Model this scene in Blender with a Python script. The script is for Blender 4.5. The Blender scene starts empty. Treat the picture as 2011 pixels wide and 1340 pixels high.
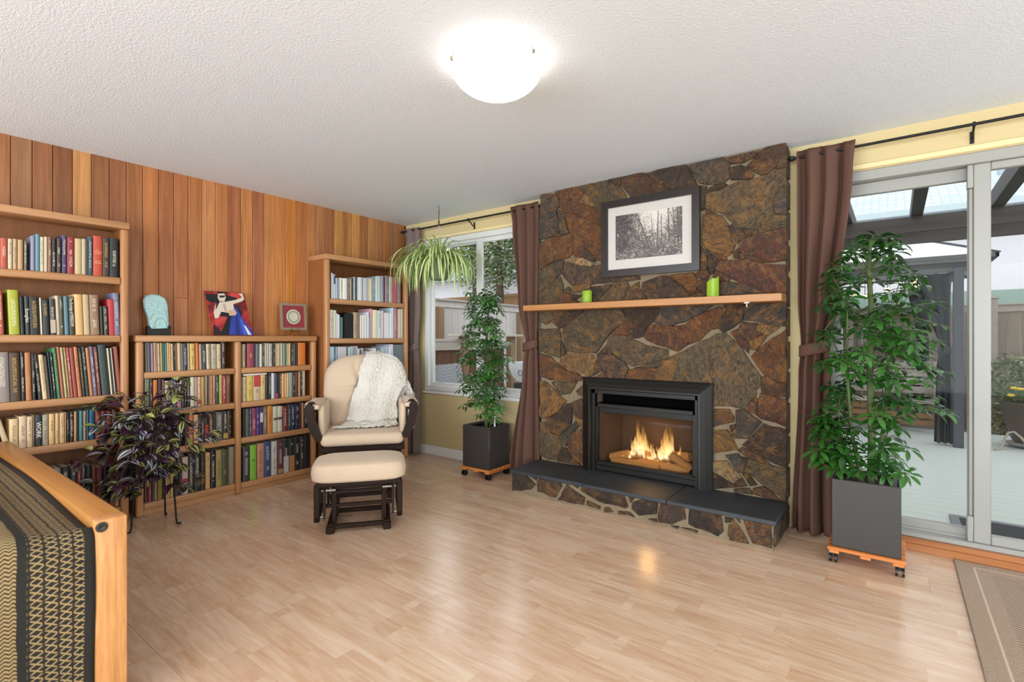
import bpy, bmesh, math, random
from mathutils import Vector, Matrix, noise as mnoise
R = random.Random(7)
PI = math.pi
SC = bpy.context.scene
COL = SC.collection

# ---------------------------------------------------------------- camera, sky, lights, exposure
cam_d = bpy.data.cameras.new('camera'); cam = bpy.data.objects.new('camera', cam_d); COL.objects.link(cam)
cam.location = (4.189, -3.634, 1.191); cam.rotation_euler = (PI/2, 0, 0.6495)
cam_d.sensor_width = 36.0; cam_d.lens = 991.4/2011*36.0; cam_d.shift_y = -0.0025
cam_d.dof.use_dof = True; cam_d.dof.focus_distance = 3.6; cam_d.dof.aperture_fstop = 2.8
cam_d.clip_start = 0.05; cam_d.clip_end = 200
SC.camera = cam
W = bpy.data.worlds.new('overcast_sky'); SC.world = W; W.use_nodes = True
_bg = W.node_tree.nodes['Background']; _bg.inputs[0].default_value = (0.94, 0.975, 1.0, 1); _bg.inputs[1].default_value = 1.9
def area(name, loc, rot, sx, sy, power, col=(1, 1, 1)):
    l = bpy.data.lights.new(name, 'AREA'); l.shape = 'RECTANGLE'; l.size = sx; l.size_y = sy; l.energy = power; l.color = col
    o = bpy.data.objects.new(name, l); COL.objects.link(o); o.location = loc; o.rotation_euler = rot
    return o
# unseen cool fill lights, added behind the camera and at the open right side
area('rear_fill_light', (2.9, -7.5, 1.4), (PI/2+.30, 0, 0), 7.6, 2.3, 455, (0.83, 0.925, 1.0))
area('side_fill_light', (7.9, -3.4, 1.3), (PI/2+.30, 0, PI/2), 6.0, 2.2, 115, (0.83, 0.925, 1.0))
SC.view_settings.view_transform = 'Standard'; SC.view_settings.look = 'None'
SC.view_settings.gamma = 1.0; SC.view_settings.use_curve_mapping = False; SC.view_settings.exposure = 0.0

# ---------------------------------------------------------------- helpers
def lin(h):
    h = h.lstrip('#'); o = []
    for i in (0, 2, 4):
        c = int(h[i:i+2], 16)/255.0
        o.append(c/12.92 if c <= 0.04045 else ((c+0.055)/1.055)**2.4)
    return tuple(o)
WM = {}
def wm(o): return WM.get(o.name, Matrix.Identity(4))
class MB:
    """collects shapes, then links them as one mesh object"""
    def __init__(s): s.v = []; s.f = []; s.m = []
    def add(s, vs, fs, mi=0):
        n = len(s.v); s.v += [tuple(p) for p in vs]; s.f += [tuple(i+n for i in f) for f in fs]; s.m += [mi]*len(fs); return s
    def box(s, x0, x1, y0, y1, z0, z1, b=0.0, mi=0, seg=1):
        if b <= 0:
            return s.add([(x0,y0,z0),(x1,y0,z0),(x1,y1,z0),(x0,y1,z0),(x0,y0,z1),(x1,y0,z1),(x1,y1,z1),(x0,y1,z1)],
                  [(0,3,2,1),(4,5,6,7),(0,1,5,4),(1,2,6,5),(2,3,7,6),(3,0,4,7)], mi)
        bm = bmesh.new(); bmesh.ops.create_cube(bm, size=1)
        for q in bm.verts: q.co = Vector(((x0+x1)/2+q.co.x*(x1-x0), (y0+y1)/2+q.co.y*(y1-y0), (z0+z1)/2+q.co.z*(z1-z0)))
        bmesh.ops.bevel(bm, geom=bm.edges[:], offset=b, segments=seg, affect='EDGES', profile=0.5)
        return s.bm(bm, mi)
    def bm(s, bm, mi=0):
        bm.verts.index_update()
        s.add([q.co[:] for q in bm.verts], [[q.index for q in f.verts] for f in bm.faces], mi); bm.free(); return s
    def obox(s, c, ax, ay, az, hx, hy, hz, mi=0):
        c = Vector(c); ax, ay, az = Vector(ax).normalized()*hx, Vector(ay).normalized()*hy, Vector(az).normalized()*hz
        P = [c+ax*i+ay*j+az*k for k in (-1,1) for (i,j) in ((-1,-1),(1,-1),(1,1),(-1,1))]
        return s.add(P, [(0,3,2,1),(4,5,6,7),(0,1,5,4),(1,2,6,5),(2,3,7,6),(3,0,4,7)], mi)
    def bar(s, a, b, w, h, up=(0,0,1), mi=0):
        a, b = Vector(a), Vector(b); d = b-a; u = Vector(up); side = d.cross(u)
        if side.length < 1e-6: side = d.cross(Vector((1,0,0)))
        return s.obox((a+b)/2, d, side, side.cross(d), d.length/2, w/2, h/2, mi)
    def tube(s, pts, r, n=8, mi=0, cap=True):
        pts = [Vector(p) for p in pts]; rs = r if isinstance(r, (list, tuple)) else [r]*len(pts)
        base = len(s.v); u = None; k = len(pts)
        for i, p in enumerate(pts):
            d = (pts[min(i+1,k-1)]-pts[max(i-1,0)])
            d = d.normalized() if d.length > 1e-9 else Vector((0,0,1))
            if u is None: u = d.orthogonal().normalized()
            else:
                u = u-d*u.dot(d); u = u.normalized() if u.length > 1e-6 else d.orthogonal().normalized()
            w = d.cross(u)
            for j in range(n):
                a = 2*PI*j/n; s.v.append(tuple(p+(u*math.cos(a)+w*math.sin(a))*rs[i]))
        for i in range(k-1):
            for j in range(n):
                a = base+i*n+j; b = base+i*n+(j+1)%n; s.f.append((a, b, b+n, a+n)); s.m.append(mi)
        if cap:
            s.f.append(tuple(base+j for j in range(n))[::-1]); s.m.append(mi)
            s.f.append(tuple(base+(k-1)*n+j for j in range(n))); s.m.append(mi)
        return s
    def lathe(s, prof, n=24, c=(0,0,0), mi=0, capb=True, capt=True):
        base = len(s.v)
        for r, z in prof:
            for j in range(n): a = 2*PI*j/n; s.v.append((c[0]+r*math.cos(a), c[1]+r*math.sin(a), c[2]+z))
        for i in range(len(prof)-1):
            for j in range(n):
                a = base+i*n+j; b = base+i*n+(j+1)%n; s.f.append((a, b, b+n, a+n)); s.m.append(mi)
        if capb: s.f.append(tuple(base+j for j in range(n))[::-1]); s.m.append(mi)
        if capt: s.f.append(tuple(base+(len(prof)-1)*n+j for j in range(n))); s.m.append(mi)
        return s
    def grid(s, fn, nu, nv, mi=0, closed=False):
        base = len(s.v)
        for i in range(nu+1):
            for j in range(nv+1): s.v.append(tuple(fn(i/nu, j/nv)))
        for i in range(nu):
            for j in range(nv):
                a = base+i*(nv+1)+j; s.f.append((a, a+1, a+nv+2, a+nv+1)); s.m.append(mi)
        return s
    def poly(s, pts, mi=0):
        n = len(s.v); s.v += [tuple(p) for p in pts]; s.f.append(tuple(range(n, n+len(pts)))); s.m.append(mi); return s
    def prism(s, pts, d, mi=0):
        """polygon pts (3-D) extruded by vector d"""
        n = len(pts); d = Vector(d); P = [Vector(p) for p in pts]
        return s.add(P+[q+d for q in P], [tuple(range(n))[::-1], tuple(range(n, 2*n))]+[(i,(i+1)%n,(i+1)%n+n,i+n) for i in range(n)], mi)
    def mesh(s, name, mats, smooth=True, ang=0.7):
        me = bpy.data.meshes.new(name); me.from_pydata(s.v, [], s.f)
        for m in (mats if isinstance(mats, (list, tuple)) else [mats]): me.materials.append(m)
        if any(s.m): me.polygons.foreach_set('material_index', s.m)
        bm = bmesh.new(); bm.from_mesh(me); bmesh.ops.recalc_face_normals(bm, faces=bm.faces[:]); bm.to_mesh(me); bm.free()
        if smooth: me.shade_smooth(); me.set_sharp_from_angle(angle=ang)
        me.update(); return me
    def build(s, name, mats, parent=None, world=True, loc=None, rot=None, smooth=True, ang=0.7, color=None):
        return link(name, s.mesh(name, mats, smooth, ang), parent, world, loc, rot, color)
def link(name, data, parent=None, world=True, loc=None, rot=None, color=None):
    o = bpy.data.objects.new(name, data); COL.objects.link(o)
    if loc is not None: o.location = loc
    if rot is not None: o.rotation_euler = rot
    basis = Matrix.LocRotScale(Vector(loc or (0,0,0)), (o.rotation_euler.to_quaternion()), None)
    if parent is not None:
        o.parent = parent
        if world: o.matrix_parent_inverse = wm(parent).inverted(); WM[o.name] = basis
        else: WM[o.name] = wm(parent) @ basis
    else: WM[o.name] = basis
    if color is not None: o.color = color
    return o
def tag(o, label, cat, group=None, kind=None):
    o['label'] = label; o['category'] = cat
    if group: o['group'] = group
    if kind: o['kind'] = kind
    return o
def thing(name, label, cat, loc=(0,0,0), rz=0.0, group=None):
    o = link(name, None, None, True, loc, (0,0,rz)); o.empty_display_size = 0.1
    return tag(o, label, cat, group)
def struct(o): o['kind'] = 'structure'; return o

# ---------------------------------------------------------------- materials
def nt(name):
    m = bpy.data.materials.new(name); m.use_nodes = True; t = m.node_tree; return m, t, t.nodes, t.links, t.nodes['Principled BSDF']
def nnoise(n, l, coord, scale, detail=4, rough=0.5, dist=0.0):
    x = n.new('ShaderNodeTexNoise'); x.inputs['Scale'].default_value = scale; x.inputs['Detail'].default_value = detail
    x.inputs['Roughness'].default_value = rough; x.inputs['Distortion'].default_value = dist
    if coord is not None: l.new(coord, x.inputs['Vector'])
    return x
def nramp(n, l, fac, stops):
    r = n.new('ShaderNodeValToRGB'); e = r.color_ramp.elements
    while len(e) < len(stops): e.new(0.5)
    for i, (p, c) in enumerate(stops): e[i].position = p; e[i].color = (*c, 1) if len(c) == 3 else c
    l.new(fac, r.inputs[0]); return r
def nmix(n, l, fac, a, b, mode='MIX'):
    x = n.new('ShaderNodeMix'); x.data_type = 'RGBA'; x.blend_type = mode
    for k, q in ((0, fac), (6, a), (7, b)):
        if isinstance(q, (int, float)): x.inputs[k].default_value = q
        elif isinstance(q, tuple): x.inputs[k].default_value = (*q, 1) if len(q) == 3 else q
        else: l.new(q, x.inputs[k])
    return x.outputs[2]
def nmath(n, l, op, a, b=None, c=None):
    x = n.new('ShaderNodeMath'); x.operation = op
    for i, q in enumerate((a, b, c)):
        if q is None: continue
        if isinstance(q, (int, float)): x.inputs[i].default_value = q
        else: l.new(q, x.inputs[i])
    return x.outputs[0]
def nbump(n, l, h, bsdf, strength, dist=0.01):
    b = n.new('ShaderNodeBump'); b.inputs['Strength'].default_value = strength; b.inputs['Distance'].default_value = dist
    l.new(h, b.inputs['Height']); l.new(b.outputs[0], bsdf.inputs['Normal']); return b
def objcoord(n, l, scale=(1,1,1), rand=True):
    tc = n.new('ShaderNodeTexCoord'); mp = n.new('ShaderNodeMapping'); mp.inputs['Scale'].default_value = scale
    src = tc.outputs['Object']
    if rand:
        oi = n.new('ShaderNodeObjectInfo'); k = nmath(n, l, 'MULTIPLY', oi.outputs['Random'], 37.0)
        if rand == 'x':
            cx = n.new('ShaderNodeCombineXYZ'); l.new(k, cx.inputs[0]); k = cx.outputs[0]
        va = n.new('ShaderNodeVectorMath'); l.new(src, va.inputs[0]); l.new(k, va.inputs[1]); src = va.outputs[0]
    l.new(src, mp.inputs['Vector']); return mp.outputs[0]
def mat(name, col, rough=0.5, metal=0.0, bump=None, var=0.0, spec=0.5, trans=0.0, coat=0.0, sheen=0.0):
    m, t, n, l, b = nt(name); c = lin(col)
    b.inputs['Base Color'].default_value = (*c, 1); b.inputs['Roughness'].default_value = rough; b.inputs['Metallic'].default_value = metal
    b.inputs['Specular IOR Level'].default_value = spec
    if coat: b.inputs['Coat Weight'].default_value = coat; b.inputs['Coat Roughness'].default_value = 0.03
    if sheen: b.inputs['Sheen Weight'].default_value = sheen
    if trans: b.inputs['Transmission Weight'].default_value = trans
    if var:
        q = nnoise(n, l, objcoord(n, l), 9, 4); l.new(nmix(n, l, q.outputs[0], tuple(x*(1-var) for x in c), tuple(min(1, x*(1+var)) for x in c)), b.inputs['Base Color'])
    if bump:
        q = nnoise(n, l, objcoord(n, l), bump[0], 3); nbump(n, l, q.outputs[0], b, bump[1], bump[2] if len(bump) > 2 else 0.005)
    return m
def wood(name, c1, c2, axis='z', fine=28.0, rough=0.45, usecol=False, contrast=1.0, bump=0.05, spec=0.4):
    """straight-grained wood, grain along axis; usecol takes the base tone from the object's colour"""
    m, t, n, l, b = nt(name)
    s = {'x': (0.05, 1, 1), 'y': (1, 0.05, 1), 'z': (1, 1, 0.05)}[axis]
    co = objcoord(n, l, s)
    g = nnoise(n, l, co, fine, 6, 0.6, 0.9); g2 = nnoise(n, l, co, fine*3.5, 3, 0.6, 0.3)
    big = nnoise(n, l, co, fine*0.22, 2, 0.5, 1.2)
    f = nmath(n, l, 'ADD', nmath(n, l, 'MULTIPLY', g.outputs[0], 0.55), nmath(n, l, 'ADD', nmath(n, l, 'MULTIPLY', g2.outputs[0], 0.2), nmath(n, l, 'MULTIPLY', big.outputs[0], 0.25)))
    if usecol:
        oi = n.new('ShaderNodeObjectInfo'); base = oi.outputs['Color']
        d = nmix(n, l, 1.0, base, (0.62, 0.52, 0.46), 'MULTIPLY'); h = nmix(n, l, 1.0, base, (1.28, 1.3, 1.32), 'MULTIPLY')
    else: d, h = lin(c1), lin(c2)
    r = nramp(n, l, f, [(0.5-0.2/contrast, (0,0,0)), (0.5+0.2/contrast, (1,1,1))])
    l.new(nmix(n, l, r.outputs[0], d, h), b.inputs['Base Color'])
    b.inputs['Roughness'].default_value = rough; b.inputs['Specular IOR Level'].default_value = spec
    nbump(n, l, f, b, bump, 0.003); return m
def glassmat(name, tint=(1,1,1), refl=0.06, rough=0.0):
    m, t, n, l, b = nt(name); n.remove(b); o = n['Material Output']
    tr = n.new('ShaderNodeBsdfTransparent'); tr.inputs[0].default_value = (*tint, 1)
    gl = n.new('ShaderNodeBsdfGlossy'); gl.inputs['Roughness'].default_value = rough
    mx = n.new('ShaderNodeMixShader'); mx.inputs[0].default_value = refl
    l.new(tr.outputs[0], mx.inputs[1]); l.new(gl.outputs[0], mx.inputs[2]); l.new(mx.outputs[0], o.inputs[0]); return m
def emis(name, col, s):
    m, t, n, l, b = nt(name); b.inputs['Base Color'].default_value = (*lin(col), 1)
    b.inputs['Emission Color'].default_value = (*lin(col), 1); b.inputs['Emission Strength'].default_value = s; b.inputs['Roughness'].default_value = 0.4; return m
M = {}
M['yellow'] = mat('yellow_paint', 'cdb988', 0.7, bump=(160, 0.08, 0.002))
M['white'] = mat('white_vinyl', 'd8d8d4', 0.35); M['doorw'] = mat('darkened_door_vinyl', '9d9b93', 0.35); M['trim'] = mat('white_trim', 'e9e7e0', 0.45)  # door is the same white vinyl, colour darkened to offset strong light there
M['cream'] = mat('cream_trim', 'e2cf9a', 0.5)
m, t, n, l, b = nt('popcorn_ceiling'); b.inputs['Base Color'].default_value = (*lin('e3eaf0'), 1); b.inputs['Roughness'].default_value = 0.9
co = objcoord(n, l, rand=False); q = nnoise(n, l, co, 85, 3, 0.55); q2 = nnoise(n, l, co, 190, 2, 0.6)
nbump(n, l, nmath(n, l, 'ADD', q.outputs[0], nmath(n, l, 'MULTIPLY', q2.outputs[0], 0.6)), b, 0.4, 0.008); M['ceiling'] = m
M['board'] = wood('cedar_board', '', '', 'z', 30, 0.42, True, 1.15)
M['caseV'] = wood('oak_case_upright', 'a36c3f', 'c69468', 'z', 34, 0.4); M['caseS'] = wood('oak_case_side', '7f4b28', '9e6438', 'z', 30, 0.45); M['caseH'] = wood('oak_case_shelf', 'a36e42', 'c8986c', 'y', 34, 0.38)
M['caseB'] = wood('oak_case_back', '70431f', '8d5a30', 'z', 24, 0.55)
M['pine'] = wood('varnished_pine', 'a4682e', 'c2874a', 'x', 26, 0.35); M['pineV'] = wood('varnished_pine_upright', 'b0713a', 'd69c60', 'z', 75, 0.4, contrast=1.6)
M['mantel'] = wood('oak_mantel', 'a26e3e', 'bf8952', 'x', 30, 0.4); M['sill'] = wood('door_sill_oak', '9a5c34', 'bd7d4c', 'x', 24, 0.35)
M['dolly'] = wood('dolly_slat_wood', 'b8672c', 'd98a48', 'x', 26, 0.45)
# laminate floor: planks with a printed three-strip pattern
m, t, n, l, b = nt('oak_laminate')
co = objcoord(n, l, (1,1,1), 'x'); br = n.new('ShaderNodeTexBrick'); l.new(co, br.inputs['Vector'])
br.inputs['Scale'].default_value = 1.0; br.inputs['Brick Width'].default_value = 0.44; br.inputs['Row Height'].default_value = 0.0975
br.inputs['Mortar Size'].default_value = 0.0006; br.inputs['Mortar Smooth'].default_value = 0.3; br.inputs['Bias'].default_value = 0.0; br.offset = 0.37; br.squash = 1.0
br.inputs['Color1'].default_value = (*lin('d9b99e'), 1); br.inputs['Color2'].default_value = (*lin('e6ccb3'), 1); br.inputs['Mortar'].default_value = (*lin('cfb092'), 1)
mp = n.new('ShaderNodeMapping'); mp.inputs['Scale'].default_value = (0.12, 1, 1); l.new(co, mp.inputs[0])
va = n.new('ShaderNodeVectorMath'); va.operation = 'ADD'; l.new(mp.outputs[0], va.inputs[0])
vs = n.new('ShaderNodeVectorMath'); vs.operation = 'SCALE'; l.new(br.outputs['Color'], vs.inputs[0]); vs.inputs['Scale'].default_value = 40.0; l.new(vs.outputs[0], va.inputs[1])
g = nnoise(n, l, va.outputs[0], 26, 6, 0.62, 1.6); g2 = nnoise(n, l, va.outputs[0], 8, 3, 0.5, 2.0)
rr = nramp(n, l, nmath(n, l, 'ADD', nmath(n, l, 'MULTIPLY', g.outputs[0], 0.6), nmath(n, l, 'MULTIPLY', g2.outputs[0], 0.4)), [(0.34, lin('e2cfbc')), (0.64, (1,1,1))])
l.new(nmix(n, l, 1.0, br.outputs['Color'], rr.outputs[0], 'MULTIPLY'), b.inputs['Base Color'])
b.inputs['IOR'].default_value = 1.75; b.inputs['Specular IOR Level'].default_value = 0.75
rn = nnoise(n, l, objcoord(n, l, (1, 1, 1), False), 3.0, 3); l.new(nramp(n, l, rn.outputs[0], [(0.3, (0.17,)*3), (0.7, (0.26,)*3)]).outputs[0], b.inputs['Roughness'])
nbump(n, l, g.outputs[0], b, 0.02, 0.002); M['floor'] = m
# flagstone, mortar, slate
m, t, n, l, b = nt('flagstone'); oi = n.new('ShaderNodeObjectInfo'); co = objcoord(n, l)
mp = n.new('ShaderNodeMapping'); mp.inputs['Scale'].default_value = (0.75, 1, 1.25); vr = n.new('ShaderNodeVectorRotate'); vr.rotation_type = 'Y_AXIS'; l.new(co, vr.inputs['Vector']); l.new(nmath(n, l, 'MULTIPLY', oi.outputs['Random'], 9.0), vr.inputs['Angle']); l.new(vr.outputs[0], mp.inputs[0])
big = nnoise(n, l, co, 6, 6, 0.62, 1.2); fine = nnoise(n, l, mp.outputs[0], 24, 8, 0.78, 2.6); mid = nnoise(n, l, mp.outputs[0], 11, 7, 0.72, 2.2)
base = nmix(n, l, 1.0, oi.outputs['Color'], (0.74, 0.72, 0.68), 'MULTIPLY')
c1 = nmix(n, l, nramp(n, l, big.outputs[0], [(0.47, (0,0,0)), (0.60, (1,1,1))]).outputs[0], base, nmix(n, l, 0.5, base, lin('9a6a34')))
c2 = nmix(n, l, nramp(n, l, mid.outputs[0], [(0.46, (0,0,0)), (0.60, (0.9,)*3)]).outputs[0], c1, nmix(n, l, 0.75, base, lin('403c36')))
c3 = nmix(n, l, nramp(n, l, fine.outputs[0], [(0.38, (0.9,)*3), (0.50, (0,0,0))]).outputs[0], c2, lin('241c17'))
c4 = nmix(n, l, nramp(n, l, fine.outputs[0], [(0.56, (0,0,0)), (0.72, (0.6,)*3)]).outputs[0], c3, lin('a98a5c'))
l.new(c4, b.inputs['Base Color']); b.inputs['Roughness'].default_value = 0.5; b.inputs['Specular IOR Level'].default_value = 0.45
nbump(n, l, nmath(n, l, 'ADD', nmath(n, l, 'MULTIPLY', mid.outputs[0], 0.9), nmath(n, l, 'MULTIPLY', fine.outputs[0], 0.5)), b, 0.9, 0.022); M['stone'] = m
M['mortar'] = mat('mortar', '82725a', 0.9, bump=(70, 0.8, 0.012), var=0.35)
M['slate'] = mat('dark_slate', '32363a', 0.5, bump=(22, 0.35, 0.006), var=0.25)
M['blackm'] = mat('satin_black_metal', '1d1b18', 0.42, 0.25, spec=0.45); M['blackflat'] = mat('flat_black', '060505', 0.9, spec=0.05); M['iron'] = mat('black_iron', '15130f', 0.5, 0.3)
M['glass'] = glassmat('window_glass', (0.985, 0.985, 0.985), 0.004); M['fireglass'] = glassmat('ceramic_glass', (0.95, 0.93, 0.9), 0.012)
M['nickel'] = mat('brushed_nickel', 'a8a294', 0.35, 0.9)
M['curt'] = mat('brown_curtain_cloth', '5e4338', 0.8, bump=(260, 0.1, 0.002), spec=0.2)
M['curt2'] = mat('taupe_curtain_cloth', '76655f', 0.8, bump=(260, 0.1, 0.002), spec=0.2)
M['espresso'] = mat('espresso_wood', '281911', 0.45, spec=0.15); M['suede'] = mat('beige_microfibre', 'cab297', 0.9, bump=(90, 0.1, 0.002), var=0.06, sheen=0.15)
M['fleece'] = mat('cream_fleece', 'f0e8da', 0.95, bump=(170, 1.0, 0.012), var=0.10, sheen=0.5)
M['planter'] = mat('charcoal_planter', '3a3531', 0.42, spec=0.35); M['soil'] = mat('potting_soil', '2a2019', 0.95, bump=(80, 1.0, 0.02)); M['blackplastic'] = mat('black_plastic', '121212', 0.45)
M['page'] = mat('book_pages', 'd9cbaa', 0.8)
# book cover: object colour is the cloth, its alpha says how the spine lettering is printed
m, t, n, l, b = nt('book_cover'); oi = n.new('ShaderNodeObjectInfo'); tc = n.new('ShaderNodeTexCoord')
sx = n.new('ShaderNodeSeparateXYZ'); l.new(tc.outputs['Generated'], sx.inputs[0])
mp = n.new('ShaderNodeMapping'); mp.inputs['Scale'].default_value = (0.0, 260, 170); l.new(objcoord(n, l), mp.inputs[0])
let = nnoise(n, l, mp.outputs[0], 1.0, 1, 0.4); word = nnoise(n, l, objcoord(n, l, (0, 4, 20)), 1.0, 1)
inb = nmath(n, l, 'MULTIPLY', nmath(n, l, 'LESS_THAN', nmath(n, l, 'ABSOLUTE', nmath(n, l, 'SUBTRACT', sx.outputs['Y'], 0.5)), 0.20), nmath(n, l, 'LESS_THAN', nmath(n, l, 'ABSOLUTE', nmath(n, l, 'SUBTRACT', sx.outputs['Z'], 0.54)), 0.36))
ink = nmath(n, l, 'MULTIPLY', nmath(n, l, 'MULTIPLY', inb, nmath(n, l, 'GREATER_THAN', let.outputs[0], 0.52)), nmath(n, l, 'GREATER_THAN', word.outputs[0], 0.47))
front = nmath(n, l, 'GREATER_THAN', sx.outputs['X'], 0.9); ink = nmath(n, l, 'MULTIPLY', ink, front)
al = oi.outputs['Alpha']; ink = nmath(n, l, 'MULTIPLY', ink, nmath(n, l, 'GREATER_THAN', al, 0.05)); ink = nmath(n, l, 'MULTIPLY', ink, 0.7)
tone = nramp(n, l, al, [(0.0, lin('2a2118')), (0.4, lin('2a2118')), (0.5, lin('c8a050')), (0.75, lin('e6dcc4'))])
tone.color_ramp.interpolation = 'CONSTANT'
l.new(nmix(n, l, ink, oi.outputs['Color'], tone.outputs[0]), b.inputs['Base Color']); b.inputs['Roughness'].default_value = 0.45; M['book'] = m
M['ink_w'] = mat('white_ink', 'e8e0cc', 0.5); M['ink_g'] = mat('gold_ink', 'd8b060', 0.4); M['ink_d'] = mat('dark_ink', '1c1a16', 0.5); M['ink_o'] = mat('pale_orange_ink', 'f0b890', 0.5)
def colmat(name, rough=0.5, **k):
    m = mat(name, 'ffffff', rough, **k); n, l = m.node_tree.nodes, m.node_tree.links; oi = n.new('ShaderNodeObjectInfo'); l.new(oi.outputs['Color'], n['Principled BSDF'].inputs['Base Color']); return m
M['label'] = colmat('printed_panel')
def leafmat(name, c, c2, rough=0.35):
    m, t, n, l, b = nt(name); oi = n.new('ShaderNodeObjectInfo')
    l.new(nmix(n, l, oi.outputs['Random'], lin(c), lin(c2)), b.inputs['Base Color']); b.inputs['Roughness'].default_value = rough
    b.inputs['Specular IOR Level'].default_value = 0.5; b.inputs['Subsurface Weight'].default_value = 0.0
    return m
M['leaf'] = leafmat('glossy_green_leaf', '1b4214', '346422', 0.26); M['leaf2'] = leafmat('grey_green_leaf', '2a5222', '4c7a3c', 0.25)
M['stem'] = mat('green_brown_stem', '4c5a2c', 0.6, var=0.3); M['sp_g'] = leafmat('spider_leaf_green', '8fae58', 'a9c26e', 0.4); M['sp_c'] = leafmat('spider_leaf_cream', 'cfda98', 'e0e6b4', 0.4)
M['tr_d'] = leafmat('wandering_leaf_dark', '2c2026', '40362a', 0.3); M['tr_s'] = leafmat('wandering_leaf_silver', '8e9690', 'b4bac0', 0.25); M['tr_p'] = leafmat('wandering_leaf_purple', '3c1a34', '542a48', 0.35); M['tr_o'] = leafmat('wandering_leaf_olive', '8a8f48', 'a8a862', 0.3)
# ---------------------------------------------------------------- room shell
H = 2.4
fl = struct(MB().box(-.12, 8.0, -7.6, .0, -.12, -.012).build('floor', M['floor']))
pm = MB().box(0, 1.29, 0, .195, -.012, 0, 0).mesh('plank', M['floor'], False)
pm2 = MB().box(0, 1.2897, 0.0002, .1948, -.012, 0.0, 0.0007).mesh('plank', M['floor'], False)
k = 0
for r in range(20):
    y = -.195*(r+1); x = -1.29*R.random()
    while x < 6.6:
        o = link('plank', pm2, fl, True, (x, y, 0))
        if x < 0:   # first plank of a row is cut at the wall
            o.data = MB().box(-x, 1.2897, .0002, .1948, -.012, 0, .0007).mesh('plank', M['floor'], False)
        x += 1.29
struct(MB().box(-.12, 8.0, -7.6, .12, H, H+.12).build('ceiling', M['ceiling']))
# cedar boards on the left wall
wl = struct(MB().box(-.12, -.019, -7.6, .12, 0, H).build('wall_left', M['caseB']))
tones = '8a5a3a 80583a 7e5032 74482c a87646 7c4e30 7e4e32 8c5a36 9c6238 8c5634 945c38 986038 a26c42 a2663c 8c5434 a26a3e 8c5438 aa7040 a66a3a a8692f 965c32 9c643a 92623e 8c5836 a2723f 9a6638 a6723e 885632 9e6c3e 976440 925c36 886040 8a5834'.split()
y0 = -3.0461; n_b = 33; st = (3.0461-.018)/32
def board(y, z0, z1, tone):
    w = st/2-.0012; c = .0035
    pts = [(-.019, y-w, 0), (-.019, y+w, 0), (-c, y+w, 0), (0, y+w-c, 0), (0, y-w+c, 0), (-c, y-w, 0)]
    c3 = lin(tone); f = 1.38
    MB().prism([(a, b2, z0) for a, b2, _ in pts], (0, 0, z1-z0)).build('board', M['board'], wl, smooth=False, color=(c3[0]*f, c3[1]*f*1.04, c3[2]*f, 1))
for i in range(-20, 33):
    y = y0+st*(i-.5); t = tones[i] if 0 <= i < len(tones) else R.choice(tones)
    if i == 10: board(y, 0, 1.487, '9c6440'); board(y, 1.489, H, t)
    else: board(y, 0, H, t)
# back wall with its two openings
wb = MB()
wb.box(0, .29, 0, .12, 0, H); wb.box(.29, 1.77, 0, .12, 0, .655); wb.box(.29, 1.77, 0, .12, 2.205, H); wb.box(1.77, 1.86, 0, .12, 0, H)
wb.box(1.86, 3.62, 0, .12, .80, H); wb.box(1.86, 2.33, 0, .12, 0, .80); wb.box(3.13, 3.62, 0, .12, 0, .80); wb.box(2.33, 3.13, .105, .12, 0, .80)
wb.box(3.62, 3.80, 0, .12, 0, H); wb.box(3.80, 5.42, 0, .12, 2.185, H); wb.box(5.42, 8.0, 0, .12, 0, H); wb.box(3.80, 5.42, .0, .12, -.12, .0)
struct(wb.build('wall_back', M['yellow'], smooth=False))
bs = MB(); bs.box(.02, 1.80, -.012, 0, 0, .095, .004); bs.box(.02, 1.80, -.016, -.0, 0, .02, .003); bs.box(.02, 1.80, -.014, 0, .07, .082, .003)
struct(bs.build('baseboard_back', M['trim']))
struct(MB().box(5.5, 8, -.012, 0, 0, .095, .004).build('baseboard_right', M['trim']))
# ceiling bead and the cream ledge above window and door
struct(MB().box(.27, 1.81, -.012, .0, 2.205, 2.235, .004).build('trim_1', M['cream']))
struct(MB().box(3.74, 5.48, -.014, .0, 2.19, 2.222, .004).build('trim_2', M['cream']))
# --- left window
wn = MB()
for a in ((.29, .335, .655, 2.205), (1.725, 1.77, .655, 2.205)): wn.box(a[0], a[1], .0, .11, a[2], a[3], .004)
wn.box(.335, 1.725, .001, .109, 2.15, 2.205, .004); wn.box(.335, 1.725, .001, .109, .655, .705, .004); wn.box(.33, 1.73, .028, .04, 2.125, 2.152, .002); wn.box(.33, 1.73, .03, .045, .70, .715, .002)
wo = struct(wn.build('window_1', M['white']))
sa = MB(); z0, z1 = .705, 2.15
sa.box(.335, .362, .05, .085, z0, z1, .004); sa.box(.955, 1.01, .05, .085, z0, z1, .004); sa.box(.362, .955, .051, .084, z0, .738, .004); sa.box(.362, .955, .051, .084, 2.112, z1, .004)
sa.build('sash', M['white'], wo)
sa = MB(); sa.box(.985, 1.055, .02, .05, z0, z1, .004); sa.box(1.69, 1.725, .02, .05, z0, z1, .004); sa.box(1.055, 1.69, .021, .049, z0, .735, .004); sa.box(1.055, 1.69, .021, .049, 2.105, z1, .004)
sa.build('sash', M['white'], wo)
MB().box(.36, .957, .066, .070, .736, 2.114).build('pane', M['glass'], wo, smooth=False)
MB().box(1.053, 1.692, .034, .038, .733, 2.107).build('pane', M['glass'], wo, smooth=False)
MB().box(.27, 1.80, -.022, .03, .625, .655, .006).build('sill', M['trim'], wo)
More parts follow.
